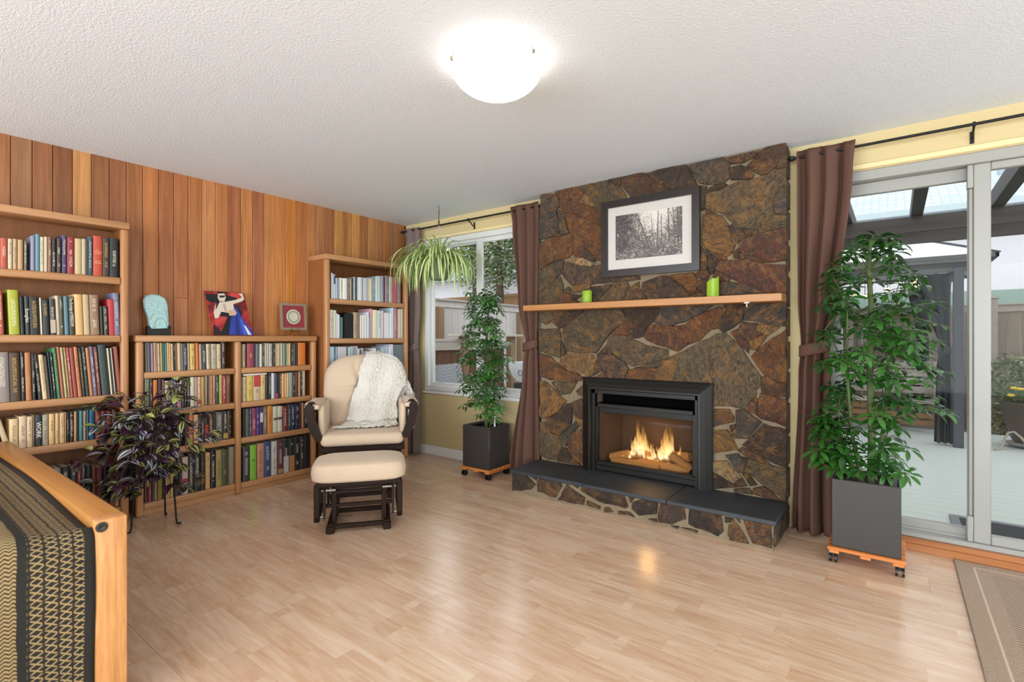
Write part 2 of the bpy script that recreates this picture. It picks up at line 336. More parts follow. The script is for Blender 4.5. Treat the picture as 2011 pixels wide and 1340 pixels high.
# --- sliding glass door
dn = MB(); dn.box(3.80, 3.85, 0, .12, .075, 2.185, .004); dn.box(5.37, 5.42, 0, .12, .075, 2.185, .004); dn.box(3.85, 5.37, .001, .119, 2.125, 2.185, .004); dn.box(3.85, 5.37, -.005, .119, .072, .098, .004); dn.box(3.85, 5.37, .057, .063, .097, .112, .002)
do = struct(dn.build('door_1', M['doorw']))
sa = MB(); z0, z1 = .098, 2.125
sa.box(3.85, 3.93, .065, .105, z0, z1, .004); sa.box(4.503, 4.555, .065, .105, z0, z1, .004); sa.box(3.93, 4.503, .066, .104, z0, .155, .004); sa.box(3.93, 4.503, .066, .104, 2.055, z1, .004)
sa.build('fixed_panel_frame', M['doorw'], do)
MB().box(3.93, 4.505, .083, .088, .153, 2.057).build('pane', M['glass'], do, smooth=False)
sa = MB(); sa.box(4.522, 4.592, .018, .056, z0, z1, .004); sa.box(5.29, 5.37, .018, .056, z0, z1, .004); sa.box(4.592, 5.29, .019, .055, z0, .148, .004); sa.box(4.592, 5.29, .019, .055, 2.083, z1, .004)
sa.build('sliding_panel_frame', M['doorw'], do)
MB().box(4.59, 5.292, .034, .039, .146, 2.085).build('pane', M['glass'], do, smooth=False)
a = MB(); a.box(4.497, 4.5215, .014, .06, .099, .235, .003); a.box(4.497, 4.5215, .014, .06, 2.0, 2.124, .003); a.box(4.506, 4.5215, .03, .06, .2355, 1.9995, .002); a.build('interlock_cover', M['doorw'], do)
a = MB(); a.box(3.80, 5.42, -.035, .12, .042, .072, .006); a.box(3.80, 5.42, -.022, .0, .0, .042, .002); a.build('wooden_sill', M['sill'], do)

# ---------------------------------------------------------------- fireplace of flagstone
# stone outlines on the chimney face: tone, then x,z in mm
STONES = """s 1827,2389 1973,2370 2013,2313 2013,2270 1980,2238 1822,2187
s 1822,2184 1980,2235 2009,2135 2020,2066 1899,2016 1822,2025
g 1988,2250 2053,2209 2060,2159 2013,2138
o 2013,2135 2060,2153 2109,2036 2031,2030 2020,2072
r 1977,2394 2193,2392 2240,2341 2234,2295 2200,2265 2095,2309 2013,2335 1973,2370
t 2200,2262 2247,2328 2281,2293 2320,2239 2314,2216 2234,2253
r 2017,2325 2193,2263 2320,2210 2386,2147 2405,2132 2405,2057 2334,2084 2193,2170 2060,2208 2017,2257
r 2060,2202 2193,2167 2334,2081 2424,2042 2424,1770 2347,1801 2287,1877 2247,1905 2234,1949 2137,2014 2109,2048 2088,2112
o 2193,2392 2437,2397 2543,2328 2592,2251 2592,2226 2424,2216 2424,2129 2340,2195 2320,2239 2281,2293 2244,2341
d 2450,2397 2556,2397 2550,2347 2537,2335
b 2562,2393 2723,2395 2769,2364 2842,2293 2938,2224 2938,2214 2643,2223 2556,2337
d 2734,2392 2889,2395 3039,2388 3065,2341 3111,2228 2938,2229 2842,2295 2769,2364
g 3060,2379 3176,2385 3279,2388 3321,2344 3321,2289 3326,2249 3283,2222 3171,2233 3126,2251 3101,2303
d 3283,2387 3472,2385 3486,2358 3405,2331 3326,2338
d 3326,2308 3391,2315 3423,2289 3468,2236 3455,2219 3333,2232 3319,2295
b 3428,2297 3486,2353 3543,2393 3649,2394 3649,2350 3594,2263 3521,2223 3468,2260
b 3477,2381 3543,2395 3495,2363
g 3649,2341 3649,2256 3594,2244 3601,2262 3628,2326
d 3196,2172 3191,2203 3211,2210 3288,2221 3312,2197
n 3171,2166 3201,2171 3312,2192 3373,2210 3472,2211 3521,2216 3594,2239 3649,2242 3649,2130 3620,2128 3586,2066 3577,2034 3590,1966 3652,1956 3649,1924 3569,1916 3477,1891 3386,1907 3345,1943 3274,2023 3171,2069
s 3620,2124 3649,2128 3649,1961 3592,1970 3579,2034 3588,2065
d 3131,2225 3171,2217 3181,2180 3166,2167 3166,2070 3131,2060
e 3171,2059 3235,2024 3230,2012 3171,2038
q 3161,2027 3269,2004 3312,1938 3319,1902 3331,1836 3354,1803 3338,1755 3298,1727 3245,1750 3171,1796 3151,1831 3154,1964
p 3317,1927 3345,1943 3386,1908 3428,1849 3396,1833 3368,1812 3335,1860
d 3391,1907 3455,1889 3468,1878 3432,1853
o 3437,1852 3477,1891 3569,1917 3649,1920 3649,1882 3569,1869 3481,1852
e 3386,1800 3428,1834 3560,1861 3652,1872 3652,1676 3628,1674 3569,1670 3459,1690 3418,1713 3386,1765
b 3345,1755 3382,1780 3380,1736 3377,1712 3349,1720
g 3382,1736 3409,1738 3418,1708 3391,1706
m 3240,1715 3312,1706 3396,1700 3481,1673 3569,1655 3649,1644 3652,1475 3534,1479 3391,1553 3293,1615 3250,1654
d 3181,1746 3211,1758 3240,1735 3235,1680 3220,1631 3196,1622 3181,1675
r 3213,1761 3298,1725 3302,1709 3247,1719
g 3166,1794 3206,1759 3171,1752
b 3139,1822 3171,1752 3181,1695 3171,1655 3131,1648
e 3235,1650 3293,1610 3326,1583 3312,1569 3259,1572 3250,1603 3220,1605
g 3264,1567 3326,1563 3391,1548 3525,1480 3259,1474 3220,1476 3181,1501
b 3131,1648 3176,1650 3191,1608 3171,1594 3136,1596 3101,1630
r 2911,1634 3085,1641 3116,1587 3121,1561 3101,1506 3065,1492 3028,1551
p 2725,1598 2861,1637 2900,1635 3028,1536 3060,1482 3049,1456 2771,1463 2708,1538
b 3121,1582 3181,1593 3176,1501 3121,1510
d 3065,1487 3121,1504 3181,1486 3131,1465
r 1823,1976 1899,2017 2024,2024 2123,2021 2148,1994 2144,1879 2095,1841 1973,1829 1823,1773
d 1906,2020 2002,2054 2024,2027
e 2151,1999 2227,1948 2247,1898 2234,1840 2206,1831 2151,1848
d 2254,1897 2301,1857 2347,1799 2314,1785 2227,1829
c 2081,1818 2137,1837 2227,1823 2340,1777 2301,1757 2200,1771
p 2074,1807 2193,1766 2301,1751 2424,1763 2424,1665 2699,1644 2699,1625 2556,1615 2314,1614 2123,1620 2074,1672 2031,1725
g 1973,1822 2053,1821 2024,1725 1988,1691
o 1822,1767 1966,1817 1984,1691 1973,1667 1822,1590
n 1822,1577 2017,1689 2045,1625 2045,1564 1973,1450 1823,1456
g 2060,1588 2095,1607 2130,1571 2109,1554 2053,1563
t 2130,1608 2294,1615 2294,1586 2234,1565 2144,1558
r 2038,1558 2130,1547 2116,1505 2165,1497 2227,1458 1980,1453
d 2130,1547 2227,1536 2165,1503 2123,1511
d 2301,1591 2494,1602 2347,1465 2320,1466
n 2500,1602 2604,1606 2616,1572 2568,1461 2353,1465
q 2622,1571 2693,1606 2693,1567 2646,1531
b 2568,1461 2616,1560 2676,1540 2699,1550 2763,1464
n 1822,1442 2024,1434 2017,1410 1921,1326 1876,1308 1822,1340
d 1929,1332 2038,1422 2234,1415 2137,1309 2053,1280 2009,1275
o 2053,1274 2247,1409 2556,1410 2592,1329 2462,1229 2340,1077 2193,1080 2081,1090 2031,1225
d 2568,1409 2842,1410 2848,1367 2769,1287 2734,1210 2640,1194 2610,1250
r 2592,1324 2610,1250 2628,1211 2475,1223
o 1822,1271 2009,1268 2024,1200 2017,1034 1951,1051 1822,1093
d 2031,1170 2074,1090 2074,1066 2024,1040
t 2024,1040 2081,1066 2227,1075 2320,1059 2340,1012 2327,929 2294,892 2172,923 2095,926 2009,984
r 1822,1061 1929,1038 2009,978 2081,925 2172,917 2220,883 2206,858 2060,851 1921,850 1822,877
p 2353,1065 2488,1068 2580,1013 2610,969 2580,894 2437,887 2360,1001
d 2392,1095 2443,1148 2481,1073 2366,1071
Q 2450,1188 2481,1217 2586,1211 2705,1161 2746,1139 2908,1108 2908,1055 2848,1037 2646,987 2568,1024 2488,1085 2443,1142
b 2347,1012 2399,944 2320,905 2334,977
r 2320,882 2405,932 2431,887
r 2580,889 2616,958 2734,976 2859,981 2848,940 2814,881
g 2658,976 2864,1037 2859,994 2734,979
q 2861,1029 2976,1085 3007,1096 2970,1016 2938,892 2811,886 2828,963
s 2850,1434 3245,1425 3171,1385 3085,1336 3023,1306 2933,1281 2845,1299 2800,1311 2848,1364
e 2771,1284 2800,1294 2933,1276 3028,1285 3039,1217 3049,1149 2981,1101 2834,1147 2754,1180 2731,1207
r 3034,1285 3090,1336 3259,1402 3283,1366 3254,1301 3254,1261 3201,1252 3131,1180 3060,1154 3039,1217
d 3288,1416 3405,1411 3400,1313 3345,1265 3283,1231 3254,1261 3264,1326
s 3409,1416 3652,1415 3649,1270 3611,1266 3543,1286 3405,1308
b 3400,1299 3486,1287 3477,1244 3525,1224 3437,1176 3373,1235
t 3490,1282 3538,1281 3611,1257 3543,1205 3481,1244
q 3446,1176 3517,1210 3538,1195 3481,1118 3446,1122
e 3326,1230 3368,1250 3441,1152 3437,1098 3382,1151
Q 3002,1090 3131,1165 3240,1221 3298,1226 3391,1132 3450,1030 3503,955 3512,898 3477,857 3484,837 3414,738 3325,746 3211,740 3211,881 2959,883 2943,908 2976,1016
r 3455,1074 3534,1157 3649,1242 3649,919 3603,921 3525,970 3495,1012
b 3517,946 3538,956 3603,912 3649,914 3649,830 3594,831 3517,855
e 3511,842 3594,822 3649,809 3652,646 3594,668 3511,683 3484,704 3497,797
r 3430,740 3479,813 3489,797 3479,709 3436,723
r 3210,715 3319,724 3348,673 3342,643 3210,593
g 3364,722 3414,732 3511,660 3500,642 3430,546 3353,543 3336,565 3364,616
e 3325,617 3353,626 3359,609 3331,582
q 3210,569 3308,586 3342,530 3370,468 3210,422
d 3526,650 3649,623 3649,393 3573,415 3500,457 3403,502 3441,542
b 3375,463 3398,484 3505,446 3568,398 3500,405 3430,423
s 3302,417 3375,439 3414,362 3403,325 3381,322
c 3210,361 3302,381 3342,339 3392,294 3342,244 3279,275 3210,300
d 3210,294 3274,268 3342,238 3398,283 3425,241 3325,211 3210,180
n 3419,357 3441,413 3568,392 3649,382 3649,191 3573,239 3500,283 3425,335
d 3403,314 3425,329 3484,257 3447,245
o 3353,204 3441,226 3457,194 3353,181
b 3468,231 3521,252 3644,184 3542,187 3463,201
d 3387,423 3436,413 3414,362
o 1944,831 2172,846 2109,751 2017,733 1980,786
q 1822,833 1869,836 1980,755 2074,688 2002,596 1876,522 1822,541
o 2172,774 2247,838 2247,737 2193,745
b 2123,673 2247,725 2247,546 2151,597
d 2002,590 2081,664 2116,667 2130,595 2116,497 2002,404 1929,415 1876,497
t 2151,585 2247,540 2247,498 2200,499
g 2002,392 2123,485 2165,532 2193,499 2137,438 2074,327
n 1822,491 1876,491 1929,408 1995,391 2045,311 2002,262 1995,187 1899,192 1822,218
r 2144,439 2247,498 2247,206 2165,218 2095,306 2095,348
d 2009,263 2060,307 2095,293 2165,212 2220,184 2002,188"""
HEARTH_STONES = """1822,156 1936,162 2049,98 2001,50 1822,8
1985,162 2057,158 2057,119
2073,147 2263,154 2278,125 2226,34 2065,48 2057,112
2315,150 2351,126 2463,79 2456,23 2234,16
2358,158 2414,156 2407,130
2421,138 2477,160 2752,162 2789,78 2764,61 2571,70 2435,116
2477,63 2585,42 2578,17 2477,27
2611,42 2650,50 2682,21 2611,8
2783,151 2838,156 2801,103
2813,117 2874,146 2990,157 2979,72 2862,36 2807,70
2714,39 2795,50 2838,19 2714,16
3002,149 3156,158 3167,79 3080,28 2985,23
2921,31 2979,44 2979,16
3183,147 3220,160 3372,150 3386,55 3352,16 3177,50
3069,20 3124,27 3113,8
3135,24 3240,27 3230,8
3391,143 3439,144 3449,120 3391,108
3411,102 3459,122 3524,17 3420,12 3406,49
3449,151 3473,151 3477,122
3491,150 3524,157 3641,153 3641,17 3542,22 3515,75"""
fp = thing('stone_fireplace', 'floor to ceiling fireplace faced with rust brown flagstones and a raised hearth', 'fireplace', (2.74, -.06, 0))
YF = -.118
cb = MB(); cb.box(1.83, 3.646, YF, 0, .80, H-.001); cb.box(1.83, 2.335, YF, 0, 0, .80); cb.box(3.125, 3.646, YF, 0, 0, .80); cb.box(2.335, 3.125, YF, 0, 0, .16)
cb.build('chimney_core', M['mortar'], fp, smooth=False)
SCOL = dict(s='57504b', g='5b5148', d='4a372c', b='6c4a35', r='84532f', e='6e4232', m='74463c', p='5e493f', o='695a40', n='7c6648', t='a07a4a', q='976e3e', Q='7a684f', c='c8aa7c')
def inset(P, d):
    n = len(P); A = sum(P[i][0]*P[(i+1)%n][1]-P[(i+1)%n][0]*P[i][1] for i in range(n))/2
    if A < 0: P = P[::-1]
    per = sum((Vector(P[i])-Vector(P[i-1])).length for i in range(n)); d = min(d, .35*abs(A)/per)*1.0
    o = []
    for i in range(n):
        a, b2, c = Vector(P[i-1]), Vector(P[i]), Vector(P[(i+1)%n]); e1, e2 = (b2-a).normalized(), (c-b2).normalized()
        n1, n2 = Vector((-e1.y, e1.x)), Vector((-e2.y, e2.x)); bi = n1+n2
        q = b2+bi*(d/max(.45, bi.dot(n1))) if bi.length > 1e-3 else b2+n1*d
        o.append((q.x, q.y))
    return o
def rough_poly(P):
    o = []; n = len(P)
    for i in range(n):
        a, b2 = Vector(P[i]), Vector(P[(i+1)%n]); L = (b2-a).length; k = max(1, min(5, int(L/.045)))
        for j in range(k):
            q = a.lerp(b2, j/k)
            if j: q += Vector((R.uniform(-1, 1), R.uniform(-1, 1)))*min(.006, L*.05)
            o.append((q.x, q.y))
    return o
def stone(P, y, proud, col, parent, gap=.0022, out=.0064):
    P = rough_poly(inset(P, -out)); a = inset(P, gap); b2 = inset(a, .0015); c = inset(b2, min(.007, proud*.5)); n = len(a); mb = MB()
    tx, tz = R.uniform(-.05, .05), R.uniform(-.05, .05); cx = sum(q[0] for q in a)/n; cz = sum(q[1] for q in a)/n
    yy = lambda q, k: y-proud*k+max(-.004, min(.004, (q[0]-cx)*tx+(q[1]-cz)*tz))*(k > .5)
    vs = [(q[0], y+.004, q[1]) for q in a]+[(q[0], yy(q, .75)+R.uniform(-.0015, .0015), q[1]) for q in b2]+[(q[0], yy(q, 1)+R.uniform(-.002, .002), q[1]) for q in c]
    fs = [(k*n+i, k*n+(i+1)%n, (k+1)*n+(i+1)%n, (k+1)*n+i) for k in (0, 1) for i in range(n)]+[tuple(2*n+i for i in range(n))]
    mb.add(vs, fs); s3 = lin(col); f = R.uniform(.88, 1.14)
    return mb.build('stone', M['stone'], parent, ang=.5, color=(s3[0]*f, s3[1]*f, s3[2]*f, 1))
for ln in STONES.strip().split('\n'):
    t = ln.split(); stone([tuple(int(q)/1000 for q in w.split(',')) for w in t[1:]], YF, R.uniform(.013, .028), SCOL[t[0]], fp)
for i in range(11):    # stones returning round the right-hand side
    z = .2+i*.2; P = [(-.115, z+R.uniform(-.02, .02)), (-.004, z+R.uniform(-.02, .02)), (-.004, z+.19+R.uniform(-.02, .005)), (-.115, z+.19+R.uniform(-.02, .005))]
    a = inset(P, .006); mb = MB(); mb.prism([(3.645, q[0], q[1]) for q in a], (.012, 0, 0)); s3 = lin(R.choice(['57504b', '4a372c', '5b5148'])); mb.build('stone', M['stone'], fp, smooth=False, color=(*s3, 1))
hb = MB(); hb.box(1.832, 3.645, -.512, -.0, 0, .152); he = hb.build('hearth', M['mortar'], fp, smooth=False)
for ln in HEARTH_STONES.strip().split('\n'):
    stone([tuple(int(q)/1000 for q in w.split(',')) for w in ln.split()], -.511, R.uniform(.010, .016), R.choice(['4a3327', '52382a', '3f2d24', '5a3f2e']), he, .002, .0015)
for P in ([(-.50, .02), (-.36, .01), (-.34, .13), (-.49, .145)], [(-.33, .01), (-.2, .02), (-.18, .14), (-.31, .12)], [(-.17, .01), (-.02, .01), (-.02, .14), (-.15, .14)]):
    mb = MB(); mb.prism([(3.644, q[0], q[1]) for q in inset(P, .005)], (.012, 0, 0)); mb.build('stone', M['stone'], he, smooth=False, color=(*lin('4e463f'), 1))
for x0, x1 in ((1.812, 2.447), (2.451, 3.043), (3.047, 3.664)):
    MB().box(x0, x1, -.534, -.112, .152, .178, .003).build('slate_tile', M['slate'], he)

# --- gas insert
gi = thing('gas_fireplace_insert', 'black metal gas fireplace insert with glowing flames behind glass', 'fireplace insert', (2.73, -.15, .178))
def mitred(prof, x0, x1, z0, z1, y):
    """moulding of profile [(inset, depth)] round left, top and right sides"""
    mb = MB(); n = len(prof); P = []
    for (cx, cz, sx, sz) in ((x0, z0, 1, 0), (x0, z1, 1, -1), (x1, z1, -1, -1), (x1, z0, -1, 0)): P.append([(cx+sx*d, y-h, cz+sz*d) for d, h in prof])
    for a in range(3):
        mb2 = MB(); mb2.add(P[a]+P[a+1], [(i, i+1, n+i+1, n+i) for i in range(n-1)]); mb.add(mb2.v, mb2.f)
    return mb
prof = [(0, 0), (0, .010), (.006, .016), (.022, .026), (.036, .038), (.046, .046), (.058, .050), (.066, .058), (.078, .062), (.086, .060), (.090, .052), (.090, 0)]
mitred(prof, 2.238, 3.222, .178, .892, YF-.02).build('surround', M['blackm'], gi, ang=.6)
a = MB()
a.box(2.322, 2.352, -.162, -.12, .178, .806); a.box(3.108, 3.138, -.162, -.12, .178, .806); a.box(2.322, 3.138, -.162, -.12, .772, .806); a.build('inner_frame', M['blackm'], gi, smooth=False)
a = MB(); a.box(2.352, 3.108, -.155, -.125, .665, .695, .003); a.box(2.352, 2.372, -.155, -.125, .24, .695, .003); a.box(3.088, 3.108, -.155, -.125, .24, .695, .003); a.box(2.352, 3.108, -.155, -.125, .225, .255, .003); a.box(2.372, 3.088, -.135, -.125, .625, .668); a.build('door_frame', M['blackm'], gi)
a = MB(); a.box(2.352, 3.108, -.152, -.13, .186, .224, .003); a.build('lower_panel', M['blackm'], gi)
a = MB(); a.box(2.353, 3.107, -.03, -.025, .69, .775); a.box(2.353, 3.107, -.128, -.03, .688, .694); a.box(2.353, 3.107, -.128, -.03, .774, .779); a.build('air_vent', M['blackflat'], gi, smooth=False)
MB().box(2.372, 3.088, -.139, -.136, .255, .63).build('glass_pane', M['fireglass'], gi, smooth=False)
a = MB(); x0, x1, z0, z1 = 2.36, 3.10, .235, .68
a.add([(x0,-.124,z0),(x1,-.124,z0),(x1-.1,.10,z0),(x0+.1,.10,z0),(x0,-.124,z1),(x1,-.124,z1),(x1-.1,.10,z1),(x0+.1,.10,z1)], [(0,3,2,1),(4,5,6,7),(2,3,7,6),(3,0,4,7),(1,2,6,5)])
fbm = mat('firebox_lining', '45301f', 0.8, var=.2); fb = a.build('firebox', fbm, gi, smooth=False)
lg = wood('ceramic_log', '6e4826', 'c08a4c', 'x', 16, .85, contrast=.9, bump=.6)
for (p0, p1, r) in (((2.42, -.05, .272), (2.74, .02, .335), .042), ((2.66, -.085, .268), (3.03, -.05, .262), .034), ((2.78, .03, .30), (3.04, -.02, .35), .045), ((2.9, -.06, .36), (3.05, -.05, .262), .032), ((2.46, -.09, .262), (2.84, -.1, .262), .026), ((2.62, .0, .29), (2.93, .03, .32), .035)):
    p0, p1 = Vector(p0), Vector(p1); pts = [p0.lerp(p1, i/6)+Vector((R.uniform(-1,1), R.uniform(-1,1), R.uniform(-1,1)))*.006 for i in range(7)]
    MB().tube(pts, [r*(.7 if i in (0, 6) else R.uniform(.9, 1.1)) for i in range(7)], 10).build('log', lg, gi)
m, t, n, l, b = nt('gas_flame'); n.remove(b); tc = n.new('ShaderNodeTexCoord'); sx = n.new('ShaderNodeSeparateXYZ'); l.new(tc.outputs['Generated'], sx.inputs[0])
em = n.new('ShaderNodeEmission'); cr = nramp(n, l, sx.outputs['Z'], [(0, (1, .55, .2)), (.12, (1, .82, .5)), (.45, (1, .62, .2)), (1, (.9, .26, .03))]); l.new(cr.outputs[0], em.inputs[0])
st2 = nramp(n, l, sx.outputs['Z'], [(0, (.3,)*3), (.15, (1,)*3), (.5, (.6,)*3), (1, (.12,)*3)]); l.new(nmath(n, l, 'MULTIPLY', st2.outputs[0], 2.4), em.inputs[1])
tr = n.new('ShaderNodeBsdfTransparent'); mx = n.new('ShaderNodeMixShader'); nn = nnoise(n, l, objcoord(n, l, (60, 60, 14)), 1, 2)
op = nmath(n, l, 'MULTIPLY', nramp(n, l, sx.outputs['Z'], [(0, (.15,)*3), (.12, (.5,)*3), (.45, (.42,)*3), (1, (.0,)*3)]).outputs[0], nramp(n, l, nn.outputs[0], [(.32, (.1,)*3), (.62, (1,)*3)]).outputs[0])
l.new(op, mx.inputs[0]); l.new(tr.outputs[0], mx.inputs[1]); l.new(em.outputs[0], mx.inputs[2]); l.new(mx.outputs[0], n['Material Output'].inputs[0]); M['flame'] = m
fl_list = [(2.58, -.05, .28, .085, .018), (2.535, -.06, .275, .045, .012), (2.765, -.06, .28, .09, .025), (2.90, -.07, .27, .05, .016), (2.955, -.04, .30, .15, .016), (2.965, -.05, .29, .10, .014), (2.74, -.05, .285, .07, .02), (2.80, -.07, .275, .06, .02)]
for (cx_, hh, sp_, n_) in ((2.672, .33, .036, 8), (2.615, .19, .03, 4), (2.858, .30, .030, 7), (2.82, .19, .03, 4), (2.73, .15, .035, 3)):
    for k in range(n_): fl_list.append((cx_+R.uniform(-1, 1)*sp_, R.uniform(-.06, .01), .285+R.uniform(0, .02), hh*R.uniform(.62, 1.04), R.uniform(.016, .030)))
for (x, y, z, h, w) in fl_list:
    ph = R.uniform(0, 6); pts = []; rs = []
    for i in range(13):
        q = i/12; pts.append((x+math.sin(q*6+ph)*.010*(.3+q*1.6), y, z+h*q)); rs.append(max(.0006, w*min(1, .35+q*3.2)*(1-q)**.8*(1+.22*math.sin(q*12+ph))))
    v = MB().tube(pts, rs, 9); v.v = [(q[0], y+(q[1]-y)*.5, q[2]) for q in v.v]; v.build('flame', M['flame'], gi)
pl = bpy.data.lights.new('gas_fire_glow', 'POINT'); pl.energy = 1.3; pl.color = (1, .55, .22); pl.shadow_soft_size = .06
po = bpy.data.objects.new('gas_fire_glow', pl); COL.objects.link(po); po.location = (2.74, -.07, .46)

# --- mantel, candles, framed photograph
ms = MB().box(1.768, 3.655, -.30, -.135, 1.414, 1.460, .003).build('mantel_shelf', M['mantel']); tag(ms, 'long plain wooden mantel shelf across the stone fireplace', 'shelf')
hk = MB(); hk.box(3.445, 3.475, -.29, -.28, 1.408, 1.4145); hk.tube([(3.46, -.285, 1.41), (3.46, -.285, 1.392), (3.463, -.285, 1.385)], .003, 6); hk.build('cup_hook', mat('white_hook', 'e8e4da', .4), ms)
gw = mat('lime_green_wax', '8fb02a', .45, bump=(40, .15, .004)); gw.node_tree.nodes['Principled BSDF'].inputs['Subsurface Weight'].default_value = .15
t1 = thing('pillar_candle', 'short lime green pillar candle at the left end of the mantel', 'candle', (2.30, -.19, 1.460), group='green candles on the mantel')
MB().lathe([(.036, 0), (.038, .003), (.038, .092), (.034, .097), (.02, .092), (.003, .088)], 24, (2.30, -.19, 1.4605)).build('wax', gw, t1); MB().tube([(2.30, -.19, 1.545), (2.301, -.19, 1.566)], .0015, 5).build('wick', M['ink_d'], t1)
t1 = thing('pillar_candle', 'tall lime green candle with uneven melted rim toward the mantel right end', 'candle', (3.235, -.2, 1.460), group='green candles on the mantel')
a = MB(); n_ = 24; ring = lambda r, f: [(3.235+r(j)*math.cos(2*PI*j/n_), -.2+r(j)*math.sin(2*PI*j/n_), 1.4605+f(j)) for j in range(n_)]
top = lambda j: .118+.016*math.cos(2*PI*j/n_-.4)+.005*math.sin(6*PI*j/n_); rr_ = lambda j: .037+.0025*math.cos(2*PI*j*5/n_)
L = [ring(rr_, lambda j: 0), ring(rr_, lambda j: .06), ring(rr_, top), ring(lambda j: .030, lambda j: top(j)-.002), ring(lambda j: .026, lambda j: .095), ring(lambda j: .002, lambda j: .092)]
for q in L: a.v += q
for k in range(5):
    for j in range(n_): a.f.append((k*n_+j, k*n_+(j+1)%n_, (k+1)*n_+(j+1)%n_, (k+1)*n_+j)); a.m.append(0)
a.f.append(tuple(range(n_))[::-1]); a.m.append(0); a.build('wax', gw, t1); MB().tube([(3.235, -.2, 1.55), (3.237, -.2, 1.575)], .0015, 5).build('wick', M['ink_d'], t1)
pf = thing('framed_photograph', 'black framed woodland photograph with wide white mat above the mantel', 'picture', (2.773, -.16, 1.65))
def frame4(mb, x0, x1, z0, z1, w, y0, y1, b=.003):
    for (xa, xb, za, zb) in ((x0, x1, z1-w, z1), (x0, x1, z0, z0+w), (x0, x0+w, z0+w, z1-w), (x1-w, x1, z0+w, z1-w)): mb.box(xa, xb, y0, y1, za, zb, b)
    return mb
X0, X1, Z0, Z1 = 2.408, 3.140, 1.652, 2.222
frame4(MB(), X0, X1, Z0, Z1, .052, -.172, -.146, 0).build('frame', mat('black_brown_frame', '221c18', .3), pf)
MB().box(X0+.04, X1-.04, -.155, -.150, Z0+.04, Z1-.04).build('mat_board', mat('white_mat_board', 'cdc7bf', .6), pf, smooth=False)
px0, px1, pz0, pz1 = 2.522, 3.02, 1.775, 2.105
m, t, n, l, b = nt('woodland_print'); tc = n.new('ShaderNodeTexCoord'); sx = n.new('ShaderNodeSeparateXYZ'); l.new(tc.outputs['Generated'], sx.inputs[0])
q = nnoise(n, l, objcoord(n, l, (1, 1, 1), False), 55, 6, .75, 1.5); q2 = nnoise(n, l, objcoord(n, l, (1, 1, 1), False), 8, 3, .5)
glow = nmath(n, l, 'SUBTRACT', 1.0, nmath(n, l, 'MULTIPLY', 2.6, nmath(n, l, 'ABSOLUTE', nmath(n, l, 'SUBTRACT', sx.outputs['X'], .62))))
v = nmath(n, l, 'ADD', nmath(n, l, 'MULTIPLY', nmath(n, l, 'MAXIMUM', glow, -.2), nmath(n, l, 'SUBTRACT', sx.outputs['Z'], .12)), nmath(n, l, 'ADD', nmath(n, l, 'MULTIPLY', nmath(n, l, 'SUBTRACT', q.outputs[0], .5), 2.8), nmath(n, l, 'MULTIPLY', q2.outputs[0], .55)))
l.new(nramp(n, l, v, [(.15, lin('1e1c1a')), (.45, lin('7a7168')), (.75, lin('ddd5cb'))]).outputs[0], b.inputs['Base Color']); b.inputs['Roughness'].default_value = .5
pr = MB().box(px0, px1, -.1565, -.155, pz0, pz1).build('print', m, pf, smooth=False)
a = MB()
for (xa, za, xb, zb, w) in ((.34, 1.0, .52, .22, .012), (.55, .95, .6, .25, .006), (.66, .98, .64, .2, .01), (.70, .9, .71, .2, .007), (.8, 1, .82, .3, .012), (.87, 1, .9, .25, .009), (.93, 1, .95, .2, .012), (.97, 1, .985, .3, .01), (.52, .5, .56, .25, .005), (.08, .7, .1, .3, .02)):
    w_ = px1-px0; h_ = pz1-pz0; a.prism([(px0+w_*(xa-w/2), -.1566, pz0+h_*za), (px0+w_*(xa+w/2), -.1566, pz0+h_*za), (px0+w_*(xb+w), -.1566, pz0+h_*zb), (px0+w_*(xb-w), -.1566, pz0+h_*zb)], (0, -.0003, 0))
a.build('tree_trunks', mat('print_trunk_tone', '4a433c', .5), pf, smooth=False)
MB().box(X0+.045, X1-.045, -.1605, -.1585, Z0+.045, Z1-.045).build('glazing', glassmat('picture_glass', (1, 1, 1), .05), pf, smooth=False)
